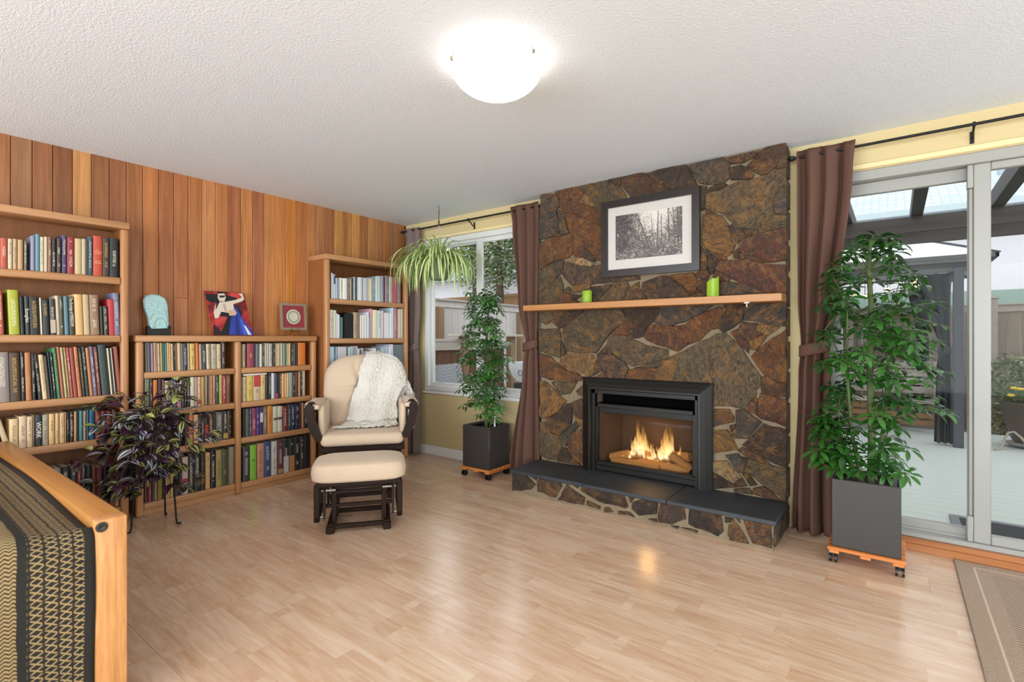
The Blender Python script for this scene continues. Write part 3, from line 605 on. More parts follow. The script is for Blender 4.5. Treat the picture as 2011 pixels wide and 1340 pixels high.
# ---------------------------------------------------------------- curtains and rods
def curtain(name, label, rows, folds, m, tie, y=-.095, seed=0, tieband=True):
    """rows: (z, xleft, xright, fold depth); a folded cloth panel hung from its rod"""
    rg = random.Random(seed); ph = [rg.uniform(-.5, .5) for _ in range(12)]
    t = thing(name, label, 'curtain', ((rows[0][1]+rows[0][2])/2, y, 0)); rows = sorted(rows, reverse=True)
    def at(z):
        for a, b2 in zip(rows, rows[1:]):
            if b2[0] <= z <= a[0]:
                f = (a[0]-z)/max(1e-6, a[0]-b2[0]); f = f*f*(3-2*f); return [a[i]+(b2[i]-a[i])*f for i in (1, 2, 3)]
        return rows[-1][1:]
    zt, zb = rows[0][0], rows[-1][0]
    def fn(u, v):
        z = zt+(zb-zt)*u; xl, xr, d = at(z); w = v*folds*2*PI+ph[0]+.5*math.sin(2.2*z+ph[1])
        s = math.sin(w)+.35*math.sin(w*.5+ph[2]+z)+.18*math.sin(w*2.3+ph[3])
        zz = z+(.006*math.sin(w*1.0) if u < .01 else 0)
        return (xl+(xr-xl)*(v+.035*math.sin(w+1.2)), y+d*s*.5, zz)
    o = MB().grid(fn, 64, folds*14).build('panel', m, t, ang=2.5)
    md = o.modifiers.new('thickness', 'SOLIDIFY'); md.thickness = .003
    if tieband:
        xl, xr, d = at(tie); n_ = 28; a = MB()
        def tb(u, v):
            an = 2*PI*u; return ((xl+xr)/2+((xr-xl)/2+.008)*math.cos(an), y+(d*.62+.022)*math.sin(an), tie-.035+.07*v+.018*math.cos(an))
        o = a.grid(tb, 28, 4).build('tie_band', m, t, ang=2.5); md = o.modifiers.new('thickness', 'SOLIDIFY'); md.thickness = .004
    return t
curtain('curtain', 'narrow taupe curtain in the corner beside the tall bookcase', [(2.335, .075, .30, .035), (2.2, .085, .30, .045), (1.5, .12, .31, .05), (1.09, .15, .275, .04), (.95, .15, .29, .05), (.012, .10, .305, .06)], 2, M['curt2'], 1.09, seed=2)
curtain('curtain', 'brown curtain tied back between the garden window and the stone fireplace', [(2.352, 1.485, 1.79, .04), (2.2, 1.51, 1.80, .05), (1.48, 1.565, 1.79, .06), (1.14, 1.635, 1.775, .05), (.95, 1.60, 1.785, .06), (.012, 1.47, 1.80, .075)], 3, M['curt'], 1.13, seed=4)
curtain('curtain', 'long brown curtain tied back left of the sliding glass door', [(2.345, 3.70, 4.0, .04), (2.2, 3.705, 3.99, .05), (1.4, 3.71, 3.92, .06), (1.15, 3.725, 3.872, .05), (.98, 3.71, 3.88, .06), (.012, 3.672, 3.89, .08)], 3, M['curt'], 1.13, seed=8)
def rod(label, x0, x1, z, brs, ends):
    t = thing('curtain_rod', label, 'curtain rod', ((x0+x1)/2, -.09, z))
    MB().tube([(x0, -.09, z), (x1, -.09, z)], .008, 12).build('pole', M['iron'], t)
    for x in ends: MB().lathe([(.004, -.016), (.015, -.012), (.021, -.003), (.021, .004), (.014, .012), (.004, .016)], 16, (x, -.09, z)).build('finial', M['iron'], t)
    for x in brs:
        a = MB(); a.box(x-.009, x+.009, -.006, 0, z-.075, z-.01, .002); a.tube([(x, -.003, z-.05), (x, -.03, z-.045), (x, -.06, z-.02), (x, -.085, z-.012)], .0055, 8); a.tube([(x-.006, -.09, z), (x+.006, -.09, z)], .0125, 12); a.build('bracket', M['iron'], t)
rod('slim black curtain rod above the garden window', .045, 1.80, 2.312, (.98,), (.045,))
rod('slim black curtain rod running above the sliding glass door', 3.685, 5.6, 2.306, (4.515, 5.55), (3.678, 5.6))

# ---------------------------------------------------------------- ceiling lamp
cl = thing('ceiling_lamp', 'round flush frosted glass ceiling lamp with small nickel clips, lit', 'ceiling lamp', (2.806, -1.922, H))
def dome(r, zt, dep, n=48):
    P = []
    for i in range(13):
        a = i/12*PI/2; P.append((max(.001, r*math.sin(a)), zt-dep*math.cos(a)))
    return MB().lathe(P, n, (2.806, -1.922, 0), capt=False, capb=True)
m = emis('lit_frosted_glass', 'fff6ea', 3.6)
dome(.198, 2.372, .125).build('glass_dome', m, cl)
MB().lathe([(.15, H-.03), (.16, H-.006), (.16, H-.001)], 32, (2.806, -1.922, 0)).build('base_plate', M['white'], cl)
for a_ in (4.22, 6.2, 1.9):
    c = Vector((2.806+.197*math.cos(a_), -1.922+.197*math.sin(a_), 2.366)); d = Vector((math.cos(a_), math.sin(a_), 0))
    MB().tube([c-d*.004+Vector((0,0,.002)), c+d*.004, c+d*.012-Vector((0,0,.002))], [.010, .011, .009], 12).tube([c, c+Vector((0,0,.03))], .003, 6).build('clip', M['nickel'], cl)

# ---------------------------------------------------------------- bookcases
def bookcase(label, y0, y1, X, top, rows, divs=(), st_=.043, th=.045):
    t = thing('bookcase', label, 'bookcase', (X/2, (y0+y1)/2, 0))
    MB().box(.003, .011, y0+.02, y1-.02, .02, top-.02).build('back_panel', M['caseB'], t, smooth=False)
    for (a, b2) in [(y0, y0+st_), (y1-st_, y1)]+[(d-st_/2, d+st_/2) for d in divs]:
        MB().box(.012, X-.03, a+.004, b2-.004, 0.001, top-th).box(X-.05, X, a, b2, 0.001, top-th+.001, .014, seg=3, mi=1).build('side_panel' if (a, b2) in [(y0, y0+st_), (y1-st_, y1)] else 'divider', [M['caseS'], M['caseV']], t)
    MB().box(.003, X+.004, y0-.003, y1+.003, top-th, top, .009, seg=2).build('top', M['caseH'], t)
    ed = [y0+st_]+[q for d in divs for q in (d-st_/2, d+st_/2)]+[y1-st_]
    for i in range(0, len(ed), 2):
        for k, z in enumerate(rows[i//2]):
            a = MB(); a.box(.011, X-.03, ed[i]-.008, ed[i+1]+.008, z-.022, z); a.box(X-.036, X-.004, ed[i]-.001, ed[i+1]+.001, z-.044, z+.002, .012, seg=3)
            if k == len(rows[i//2])-1: a.box(.05, X-.02, ed[i], ed[i+1], .001, z-.02)
            a.build('shelf' if k < len(rows[i//2])-1 else 'bottom_shelf', M['caseH'], t)
    return t
bookcase('tall wooden bookcase full of books at the left edge of the photo', -3.443, -2.518, .20, 1.947, [(1.584, 1.21, .828, .555, .10)])
bookcase('low wide wooden bookcase with two columns of shelves along the panelled wall', -2.479, -1.176, .20, 1.212, [(.963, .70, .43, .085), (.963, .70, .425, .08)], (-1.827,))
bookcase('tall wooden bookcase in the corner beside the window, behind the glider', -1.14, -.215, .285, 1.925, [(1.538, 1.19, .772, .42, .09)])

# ---------------------------------------------------------------- books
# shelf, spine plane mm, shelf mm | centre mm, thickness mm, height mm, colour, lettering
BOOKS = """LB1 185 1584|-3098,29,171,b0523c,l;-3073,20,171,c9b89a,d;-3053,18,173,b89a72,d;-3031,24,172,b89468;-3009,15,169,6b6a58,l;-2978,19,203,8b8496;-2958,20,216,5f8798;-2939,18,203,d8cdb0,d;-2921,17,207,cdb59a;-2904,17,207,84604e,l;-2885,21,203,2a221c,l;-2863,21,204,43382e,l;-2838,24,229,4a3f5c,l;-2808,35,221,8f2f33,l;-2773,34,219,c8b083;-2745,21,221,b5a68c;-2730,7,226,5d5648;-2714,26,239,3f5460,l;-2676,47,250,b8482c,T0;-2634,36,245,3d3226,g;-2592,46,247,1f1d22,l
LB2 185 1210|-3113,24,246,a8503c,l;-3059,45,255,a2a52f,l;-3024,20,217,12100e;-3003,21,222,2f3330,T1;-2970,44,220,1c1a18,g;-2943,9,217,cfc0a4;-2922,32,206,2e2d2b,g;-2891,27,214,3a3833,l,B0.05 0.42 b8a890;-2868,17,235,c4b096;-2851,21,235,4a4a34,l;-2829,22,235,55717a;-2804,28,233,3b382c,T2;-2770,39,250,d8ac72;-2734,32,251,c0aa80;-2693,46,251,94745a,l;-2657,16,183,2e2a24;-2637,22,183,3a3a2c,l;-2605,37,229,b03034;-2569,32,272,6f7088,l
LB3 185 828|-3106,56,282,8d8078,l;-3054,46,278,4a3626,g;-3021,17,282,24241f,l;-2998,26,278,a86c42,g;-2975,18,268,2c2723,l;-2956,18,267,2b261c,l;-2934,23,264,d0b58a,d;-2915,15,258,3a3020;-2902,10,277,1d2a26;-2890,12,275,1c2a2c,l;-2874,19,303,3f7a50,g;-2856,14,310,a8604c;-2841,13,307,a89868,l;-2827,13,306,a08a50,l;-2813,15,305,b05a4c,l;-2795,20,304,8c4438;-2775,19,308,b87048,d;-2756,16,303,2f2e22,g;-2738,18,309,33403c,l;-2719,17,303,b07048;-2700,20,310,6f6070,l;-2679,20,308,80483a,l;-2646,41,321,2f3c38;-2616,10,298,d0c4a8;-2607,7,295,2a2420;-2599,8,298,b0a890;-2574,23,308,8a4a40
LB4 185 555|-3122,12,191,8a2038;-3102,26,180,c8b088,,L;-3058,37,172,d2b484,d;-3021,33,183,ccb090,d;-2991,26,178,cbb08c,d;-2974,6,183,a08060;-2954,31,181,2b2c30,T3;-2923,28,180,9a9078,d;-2895,26,182,cda870,d;-2871,19,182,c8a470,d;-2848,25,182,cca47c,d;-2832,5,184,a88860;-2821,14,182,26241e,l;-2804,19,184,2c2018,l;-2786,15,183,b88450;-2774,8,183,1f2c28;-2759,19,185,3c7478;-2741,15,181,a88460,d;-2727,12,185,3a6878;-2705,29,185,23506e;-2676,27,184,7a2c1c,g;-2648,27,174,6a2418,g;-2619,27,165,7a3c24;-2591,26,172,402018,g
LB5 185 100|-2905,36,317,6a6258;-2870,32,307,8a8a84;-2833,40,308,262522,l;-2795,32,298,363c40,l;-2768,20,317,963030,l;-2747,19,312,6a5c54,l;-2722,29,296,222830;-2696,21,286,7a4428;-2668,32,271,7a3a30;-2635,31,270,241f22;-2602,33,258,7a3028;-2568,30,228,a08050
MBL1 190 963|-2419,7,195,98886c;-2405,17,196,5c6468;-2385,17,192,96788a;-2370,11,195,c0a080,d;-2360,9,195,b0976c,d;-2347,15,192,bc9878,d;-2332,13,194,a89a60;-2318,14,192,3f6a60;-2304,13,192,5c7c80;-2291,12,195,c4a470;-2280,10,192,cc9c5c;-2267,15,188,c0a884,d;-2253,11,193,2c1e18,l;-2242,11,188,80604e;-2223,23,192,cbaa80;-2204,10,188,84847c;-2186,26,188,2f3640,l;-2164,14,190,b8a084;-2138,34,188,cba85e,d;-2107,19,191,c4703c;-2087,16,184,a88868;-2063,30,181,3c474e,l;-2035,24,184,c4b08c,d;-2019,5,183,a08070;-1996,38,185,a8a088,d;-1961,30,183,c6b490,d;-1930,24,206,3a2a2a,l
MBL2 190 700|-2422,8,217,b8b8a0;-2409,17,213,7c8468;-2391,18,212,3c3830,l;-2366,25,206,c8743c;-2339,23,210,3a2030;-2320,15,205,6a5040;-2298,28,194,c0a890;-2271,24,192,a09488;-2249,19,200,54526e,l;-2224,29,213,b08090,,B0.6 0.97 cfc6b4;-2199,17,212,4a4034,l;-2183,14,208,20242a,l;-2164,22,207,2a2620,l;-2138,27,210,c4bfa8;-2115,18,209,b88880;-2094,24,209,cdb48c,d,B0.05 0.2 a04844;-2069,24,209,b88850;-2048,10,215,a89c80;-2037,11,213,3a2c1c;-2027,8,214,b09878;-2013,18,214,b87850,d;-1994,18,215,b89878,d;-1972,24,214,3c4430,l;-1948,21,216,bca868,d;-1924,26,211,9c3828,l;-1895,30,211,6c4838,g
MBL3 190 430|-2417,18,225,604030;-2398,19,224,2c2a34,l;-2377,22,224,8a6a50;-2355,21,225,443a50;-2332,23,224,7a3030;-2308,23,221,3a3a34,l;-2283,27,222,8a7a60;-2251,34,220,54402e;-2220,27,220,303434;-2176,24,216,4a3a40;-2148,32,212,c86840,l;-2116,29,209,d0ae80;-2092,17,210,3a2e26,l;-2072,22,210,343440,l;-2046,28,210,38301e,g,B0.2 0.6 a03020;-2016,30,206,5c3c2c,l;-1991,18,208,2a3a30;-1957,47,209,6a6460,l;-1916,34,212,332e28,l,B0.03 0.22 b09040;-1896,5,211,9c8060;-1883,18,213,1f1a18,l
MBL4 190 85|-2423,11,257,7a5040;-2412,10,255,402020;-2397,18,255,a04848,l;-2379,15,255,4a4850;-2364,15,256,a89068;-2340,30,258,8a7830;-2318,13,253,3a2818;-2302,17,254,c0a878;-2286,14,252,b89868;-2269,18,251,bca060;-2243,32,252,4a4238;-2216,19,251,2a3040;-2186,39,262,c0a8a0,,B0.25 0.42 a03028;-2147,37,277,2c2a22,l;-2106,42,271,22261f,l;-2069,30,264,332a20,g;-2036,32,266,c89c64,d;-2001,36,273,181a1e,l;-1963,40,272,9c8850,d;-1920,43,268,4c5230,g;-1891,14,269,6a5c50;-1862,40,279,8c8070
MBR1 190 963|-1779,23,180,a89878,d;-1729,55,184,92404c,P;-1696,8,184,30283a;-1677,26,182,5f6470;-1649,21,180,c8b8a0;-1628,18,183,3c3e3c,l;-1609,19,186,b4b09a;-1593,12,186,bca896;-1571,28,183,a8a498,d;-1543,19,179,2c241c,l;-1525,14,182,c4a480;-1507,19,184,bcae88;-1491,11,185,a89c80;-1479,12,185,c8b48c;-1459,11,185,9ca4a0;-1445,15,185,4c6458;-1429,15,183,a8a070;-1411,20,184,c0a06c;-1387,16,183,322c26,l;-1369,19,184,4c443c;-1349,18,184,141210;-1303,69,188,c8702c
MBR2 190 700|-1774,25,190,c4b08c,d;-1734,48,195,d4b858,r;-1680,55,196,c8b090,r,B0.55 1 b84038;-1632,39,196,ccb070,d;-1601,21,193,2c221c;-1577,24,203,1d1f1f,l;-1551,27,206,c4c4c0;-1523,27,203,38404a,,B0.02 0.2 a84870;-1504,9,199,43202e;-1489,16,198,3c362c,l;-1467,25,199,d49858;-1444,18,197,cfa878;-1426,16,198,c8ab84;-1400,32,203,8a9080;-1373,20,209,2c2826,l;-1349,27,206,5a3024;-1325,17,205,b48a60;-1307,16,204,241c16,l;-1284,26,212,b09878
MBR3 190 425|-1779,19,218,2c241c;-1754,28,215,54605c;-1730,17,215,5c5458,l;-1702,34,216,883c5c,l;-1672,24,216,55387a,l;-1646,27,216,303848,,B0.45 0.8 c8c4c4;-1614,33,216,80645c,l;-1575,39,220,c8823c,d;-1532,35,211,c8c0a4,,B0.47 0.56 5a4a44;-1492,41,209,c8c4b0,,B0.47 0.58 5a5450;-1450,40,202,7c302c,l;-1415,28,213,2f3424,l;-1380,38,212,27305c,l;-1342,35,211,262a30,l;-1315,17,212,4c2020;-1294,20,214,b88860;-1265,32,211,1c2426,l
MBR4 190 80|-1761,51,263,3c3c40,l;-1709,48,271,84b83c,E;-1652,54,275,bc8868,d;-1596,55,278,3c4c70,l;-1541,47,275,c4bcb0,d;-1491,47,273,5c3038,l,B0.02 0.15 a88058;-1443,48,271,262a2c,l,B0 0.5 b8b4b0;-1393,49,265,242822,l,B0 0.5 b07844;-1342,47,266,241e1c,l;-1298,37,271,3a3632,l;-1256,45,280,1f1a18
RB1 270 1538|-1090,22,217,3c3830;-1066,26,222,d0cabc;-1043,17,212,b0b4c0,,B0.6 0.95 405080;-1021,25,184,9cb0c0;-1000,16,186,7a868a;-976,30,188,c8c2ac,d;-936,47,188,d2cec4;-898,25,193,70584c,l;-874,21,194,a8947c;-856,15,202,181c18;-837,20,209,98a09c,d;-817,19,209,2c3432;-800,12,210,bcc0b4;-773,41,212,b8c4c4;-747,8,215,7c7c90;-735,15,211,c0bcc8;-716,20,210,b4b4b8;-698,16,215,98988c;-681,14,216,c8b890;-656,34,211,c0b48c;-622,32,234,6c7c8c,l;-591,27,232,c4c8bc;-559,29,246,a4bcb4;-531,17,250,8c98a4;-515,14,251,a08c88,d;-498,18,246,33242a;-478,21,256,a87c80,l;-454,24,256,6c6068,l;-430,22,253,a8aca4;-410,17,252,a49488;-368,62,256,a83c40;-315,40,260,7a6c66
RB2 270 1190|-1097,15,245,c8c4b4;-1071,34,248,c0bcac,d;-1036,29,246,c4b89c;-1014,13,218,c8c0ac;-997,19,210,b0c0d0;-968,26,187,3f6050;-898,97,230,100e0e,F;-827,43,236,a08860,d;-789,24,219,7a6048;-766,20,213,c0b8a8;-741,28,214,ccc8bc;-712,26,218,c4bcb0;-686,23,242,b8bcc4;-666,14,197,7c8c94;-647,22,276,c48088;-608,53,268,ccc494;-556,45,263,b8bcbc,d;-519,26,264,b4a4a8;-485,23,246,c4c0bc;-462,21,247,c8c8c4;-439,21,248,bcb8bc;-417,21,249,c0c8c4;-396,19,298,a4c0c8;-365,38,297,a06470,l;-340,9,288,a03040;-327,13,289,c0a8a0;-307,25,290,b4a878;-283,19,293,b8b098;-259,18,292,8a7850
RB3 270 772|-1075,50,344,94bccc;-1041,17,343,30486a,l;-1022,19,343,8898a8;-966,89,342,b4acb0;-912,10,338,505c54;-894,22,337,9cbcbc;-860,43,341,9ca4a8;-827,20,336,7c8484;-808,14,344,c4c4bc;-787,23,321,bcb4a4;-767,14,310,404850;-748,21,324,a8acc8;-711,41,299,a87c7c;-676,25,296,60504a;-642,41,300,bcac9c;-606,27,322,c4bcb0;-559,54,304,8ca0a8;-507,47,324,9ca89c;-464,33,339,94a4c0;-431,26,335,c8ccd4;-403,26,358,b8b0b8;-314,139,355,5c686c
RB5 270 90|-1061,64,258,4a5058;-994,61,255,2c2e30,l;-932,54,238,3a4044;-873,56,222,30343a,l;-815,52,217,c8c4bc;-771,27,214,d8d4cc;-724,58,192,30343a;-658,64,193,505860;-429,99,162,303438;-317,113,161,464c50"""
ORD = 'first second third fourth fifth sixth seventh eighth ninth tenth eleventh twelfth thirteenth fourteenth fifteenth sixteenth seventeenth eighteenth nineteenth twentieth'.split()
def ordinal(i):
    if i < 20: return ORD[i]
    q = ['twenty', 'thirty'][(i+1)//10-2]; u = (i+1) % 10
    return (q[:-1]+'ieth') if u == 0 else q+'-'+ORD[u-1]
def cname(h):
    r, g, b2 = [int(h[i:i+2], 16)/255 for i in (0, 2, 4)]; mx, mn = max(r, g, b2), min(r, g, b2); s = (mx-mn)/max(mx, .01)
    if mx < .2: return 'black'
    if s < .14: return 'near-white' if mx > .72 else 'grey' if mx > .32 else 'charcoal'
    hue = 0 if mx == mn else ((g-b2)/(mx-mn) % 6 if mx == r else (b2-r)/(mx-mn)+2 if mx == g else (r-g)/(mx-mn)+4)*60
    if mx < .33: return 'dark brown' if hue < 50 or hue > 330 else 'dark green' if hue < 170 else 'navy' if hue < 260 else 'dark purple'
    if hue < 14 or hue > 345: return ('red' if s > .5 else 'dull pink')
    if hue < 32: return 'orange' if s > .62 else ('brown' if mx < .62 else 'tan')
    if hue < 48: return ('cream' if mx > .7 and s < .5 else 'mustard' if mx > .6 and s > .5 else 'beige' if mx > .55 else 'brown')
    if hue < 75: return 'cream' if s < .3 and mx > .65 else 'lime green' if s > .6 else 'olive'
    if hue < 165: return 'lime green' if s > .6 else 'green'
    if hue < 200: return 'teal'
    if hue < 250: return 'blue' if s > .25 else 'grey-blue'
    return 'purple' if hue < 320 else 'pink'
ROWN = dict(LB1='left bookcase top shelf', LB2='left bookcase second shelf', LB3='left bookcase third shelf', LB4='left bookcase fourth shelf', LB5='left bookcase bottom shelf',
  MBL1="low bookcase's left column top shelf", MBL2="low bookcase's left column second shelf", MBL3="low bookcase's left column third shelf", MBL4="low bookcase's left column bottom shelf",
  MBR1="low bookcase's right column top shelf", MBR2="low bookcase's right column second shelf", MBR3="low bookcase's right column third shelf", MBR4="low bookcase's right column bottom shelf",
  RB1='corner bookcase top shelf', RB2='corner bookcase second shelf', RB3='corner bookcase third shelf', RB5='corner bookcase bottom shelf')
GRP = lambda k: 'books on the '+ROWN[k]
LEAN = {'LB3': 4.5, 'LB2': 2.0, 'MBL1': 1.2}
def text_mesh(body, size, name, m, width=None):
    cu = bpy.data.curves.new(name, 'FONT'); cu.body = body; cu.size = size; cu.align_x = 'CENTER'; cu.align_y = 'CENTER'; cu.resolution_u = 2; cu.space_line = .9
    o = bpy.data.objects.new(name, cu); me = bpy.data.meshes.new_from_object(o)
    bpy.data.objects.remove(o); bpy.data.curves.remove(cu)
    xs = [q.co.x for q in me.vertices]; w = max(xs)-min(xs)
    if width and w > width:
        for q in me.vertices: q.co.x *= width/w
    me.materials.append(m); return me
TITLES = {'T0': [('The\nFountain\nof Age', .020, .60, 0, 'ink_o'), ('Betty\nFriedan', .019, .34, 0, 'ink_o')], 'T1': [('Scruples', .024, .5, 1, 'ink_w')], 'T2': [('The Ecology of FREEDOM', .021, .60, 1, 'ink_w')], 'T3': [('WORK', .03, .52, 1, 'ink_w')]}
NB = 0
def book(key, i, n, yc, w, h, col, flags, X, z):
    global NB; NB += 1
    dep = min(X-.02, .095+.45*h*R.uniform(.8, 1.05)); dep = min(X-.034, max(.1, dep))
    tone = 1.0; fl_ = flags[0] if flags else ''
    a_ = .8 if fl_ == 'l' else .3 if fl_ in 'dr' and fl_ else .6 if fl_ == 'g' else 0.0
    binder = w > .085; mag = w < .0125
    kind = 'binder' if binder or 'F' in flags else 'booklet' if mag else 'book'
    c = lin(col); c = tuple(min(.9, (q*.72+sum(c)/3*.28)*1.3) for q in c) if key[0] == 'R' else c; setb = R.uniform(.0, .006); lean = LEAN.get(key, 0)  # corner bookcase covers paled and lightened: window brightness put into their colour
    if 'L' in flags: lean = 14
    if key == 'LB3' and i < 5: lean = 1.5
    lean = math.radians(lean); w2 = max(.004, w*math.cos(lean)-.0015)
    kd = 'thick ' if w > .042 else 'thin ' if w < .019 else ''
    adj = {'l': ' with pale lettering', 'g': ' with gold lettering', 'd': ' with dark lettering'}.get(fl_, '')
    lab = f'{kd}{cname(col)} {kind}{adj}, {ordinal(i)} from left, {ROWN[key]}'
    if fl_ == 'P': lab = f'red book with round gold emblem, second from left, {ROWN[key]}'
    elif fl_ == 'E': lab = f'bright lime green book with dark ring emblem, {ROWN[key]}'
    elif fl_ in TITLES: lab = f'{cname(col)} book with a readable pale title, {ordinal(i)} from left, {ROWN[key]}'
    words = lab.split()
    if len(words) > 16: lab = lab.replace(adj, '')
    lo, hi = dict(R=(-1.095, -.262), L=(-3.398, -2.564))[key[0]] if key[0] in 'RL' else (-2.433, -1.852) if key[2] == 'L' else (-1.803, -1.222)
    yc = min(max(yc, lo+w/2), hi-w/2)
    o_loc = (X-.012-setb, yc+math.tan(lean)*h/2, z+.0015)
    rw = w2/2; rs = min(.005, rw*.8)
    if binder or 'F' in flags:
        mb = MB(); mb.box(-dep, 0, -rw, rw, 0, h, .003)
        if 'F' in flags:
            mb = MB(); P = [(-rw, 0), (rw, 0), (rw, h-.02), (rw-.02, h), (-rw+.02, h), (-rw, h-.02)]; mb.prism([(-dep, p, q) for p, q in P], (dep, 0, 0))
        me = mb.mesh(kind, M['book'])
    else:
        th = min(.0022, rw*.3)
        O = [(-dep, -rw), (-rs, -rw), (-rs*.4, -rw*.8), (0, -rw*.35), (0, rw*.35), (-rs*.4, rw*.8), (-rs, rw), (-dep, rw)]
        I = [(-dep, rw-th), (-rs-th, rw-th), (-rs-th, -rw+th), (-dep, -rw+th)]
        P = O+I; nP = len(P); bm = bmesh.new(); vs = [bm.verts.new((p[0], p[1], zz)) for zz in (0, h) for p in P]
        for k in range(nP): bm.faces.new((vs[k], vs[(k+1)%nP], vs[nP+(k+1)%nP], vs[nP+k]))
        for of in (0, nP):   # ends, in convex pieces
            q = vs[of:of+nP]; bm.faces.new((q[0], q[1], q[10], q[11])); bm.faces.new((q[1], q[2], q[3], q[4], q[5], q[6], q[9], q[10])); bm.faces.new((q[6], q[7], q[8], q[9]))
        mb = MB().bm(bm); me = mb.mesh(kind, M['book'], ang=.9)
    o = link(kind, me, None, True, o_loc, (lean, 0, 0), (*c, a_))
    tag(o, lab, kind, GRP(key))
    if kind != 'binder':
        th = min(.0022, rw*.3); MB().box(-dep+.004, -rs-th-.0003, -rw+th+.0003, rw-th-.0003, .003, h-.0035).build('page_block', M['page'], o, world=False, smooth=False)
    for f in flags:
        if f.startswith('B'):
            q = f[1:].split(); MB().box(-.002, .0006, -rw*.9, rw*.9, h*float(q[0]), h*float(q[1])).build('printed_panel', M['label'], o, world=False, smooth=False, color=(*lin(q[2]), 1))
    if fl_ in TITLES:
        for body, size, zf, vert, ink in TITLES[fl_]:
            me = text_mesh(body, size, 'title', M[ink], None if not vert else h*.75)
            if not vert:
                xs = [q.co.x for q in me.vertices]; s_ = w2*.82/(max(xs)-min(xs))
                for q in me.vertices: q.co *= min(1, s_)
            rot = Matrix(((0, 0, 1), (1, 0, 0), (0, 1, 0))) if not vert else Matrix(((0, 0, 1), (0, 1, 0), (-1, 0, 0)))
            for q in me.vertices: q.co = rot @ q.co+Vector((.0008, 0, h*zf))
            link('title', me, o, False)
    if fl_ == 'P':
        a = MB(); a.tube([(.001, .009*math.cos(k*PI/8)*1.0, h*.5+.011*math.sin(k*PI/8)) for k in range(17)], .0011, 5); a.tube([(.001, 0, h*.5-.022), (.001, 0, h*.5+.022)], .0012, 5); a.build('emblem', M['ink_g'], o, world=False)
    if fl_ == 'E':
        a = MB(); a.tube([(.001, .008*math.cos(k*PI/8), h*.56+.008*math.sin(k*PI/8)) for k in range(15)], .0016, 5); a.tube([(.001, -.004, h*.56-.002), (.001, .004, h*.56+.002)], .0014, 5); a.build('emblem', M['ink_d'], o, world=False)
    return o
for ln in BOOKS.strip().split('\n'):
    hd, body = ln.split('|'); key, X, z = hd.split(); X = int(X)/1000; z = int(z)/1000+.002; L = body.split(';')
    for i, e in enumerate(L):
        f = e.split(','); book(key, i, len(L), int(f[0])/1000, int(f[1])/1000, int(f[2])/1000, f[3], [q for q in f[4:] if q], X+.008, z)
fbk = MB().box(.05, .188, -1.785, -1.605, .9015, .915, .002).build('magazine', M['label'], color=(*lin('dcd6c8'), 1)); tag(fbk, "white magazine lying flat across cookbooks, low bookcase's right column second shelf", 'magazine')

# ---------------------------------------------------------------- things on the low bookcase
zt = 1.2125
sc = thing('carved_plaque', 'pale turquoise carved oval plaque standing on a black holder', 'sculpture', (.10, -2.33, zt))
m, t, n, l, b = nt('turquoise_carving'); b.inputs['Base Color'].default_value = (*lin('9fc4c2'), 1); b.inputs['Roughness'].default_value = .55
vo = n.new('ShaderNodeTexVoronoi'); vo.inputs['Scale'].default_value = 110; l.new(objcoord(n, l, rand=False), vo.inputs['Vector']); nbump(n, l, vo.outputs['Distance'], b, .5, .006)
l.new(nmix(n, l, nramp(n, l, vo.outputs['Distance'], [(.2, (0,0,0)), (.55, (1,1,1))]).outputs[0], lin('94bab8'), lin('b0d2d0')), b.inputs['Base Color'])
P = [(-.055, .04), (-.062, .12), (-.082, .19), (-.085, .24), (-.07, .272), (-.035, .285), (.01, .283), (.045, .262), (.058, .225), (.062, .16), (.064, .09), (.068, .05), (.05, .035), (.0, .03)]
a = MB(); cx, cz = 0, .16; L0 = [Vector((0, p, q)) for p, q in P]; n_ = len(P)
def rim(s, x): return [(x, cx+(q.y-cx)*s, cz+(q.z-cz)*s) for q in L0]
for ring_ in (rim(.94, .0), rim(1, .008), rim(1, .022), rim(.93, .032), rim(.6, .037)): a.v += [(.085+q[0]-.12*(q[2]-.03)*.6, -2.325+q[1], zt+q[2]) for q in ring_]
for k in range(4):
    for j in range(n_): a.f.append((k*n_+j, k*n_+(j+1)%n_, (k+1)*n_+(j+1)%n_, (k+1)*n_+j)); a.m.append(0)
a.f.append(tuple(range(n_))[::-1]); a.f.append(tuple(4*n_+j for j in range(n_))); a.m += [0, 0]; a.build('plaque', m, sc, ang=.5)
fx = lambda y, z: (.123-.12*(z-.03)*.6, -2.325+y, zt+z); rl = mat('carved_relief', 'a4cac8', .55); a = MB()
a.tube([fx(-.035, .05), fx(-.03, .09), fx(-.012, .115), fx(.01, .12), (fx(.03, .105)), fx(.04, .06)], .006, 8); a.tube([fx(.02, .19), fx(.035, .16), fx(.045, .11), fx(.05, .07)], .004, 8); a.tube([fx(-.05, .11), fx(-.045, .14), fx(-.03, .15)], .004, 8); a.build('relief', rl, sc)
a = MB(); a.prism([(.07, -2.325+p, zt+q) for p, q in ((-.068, 0), (.075, 0), (.07, .03), (.076, .06), (.06, .075), (.05, .05), (-.045, .045), (-.058, .065), (-.068, .055))], (.05, 0, 0)); a.build('stand', M['blackm'], sc, smooth=False)
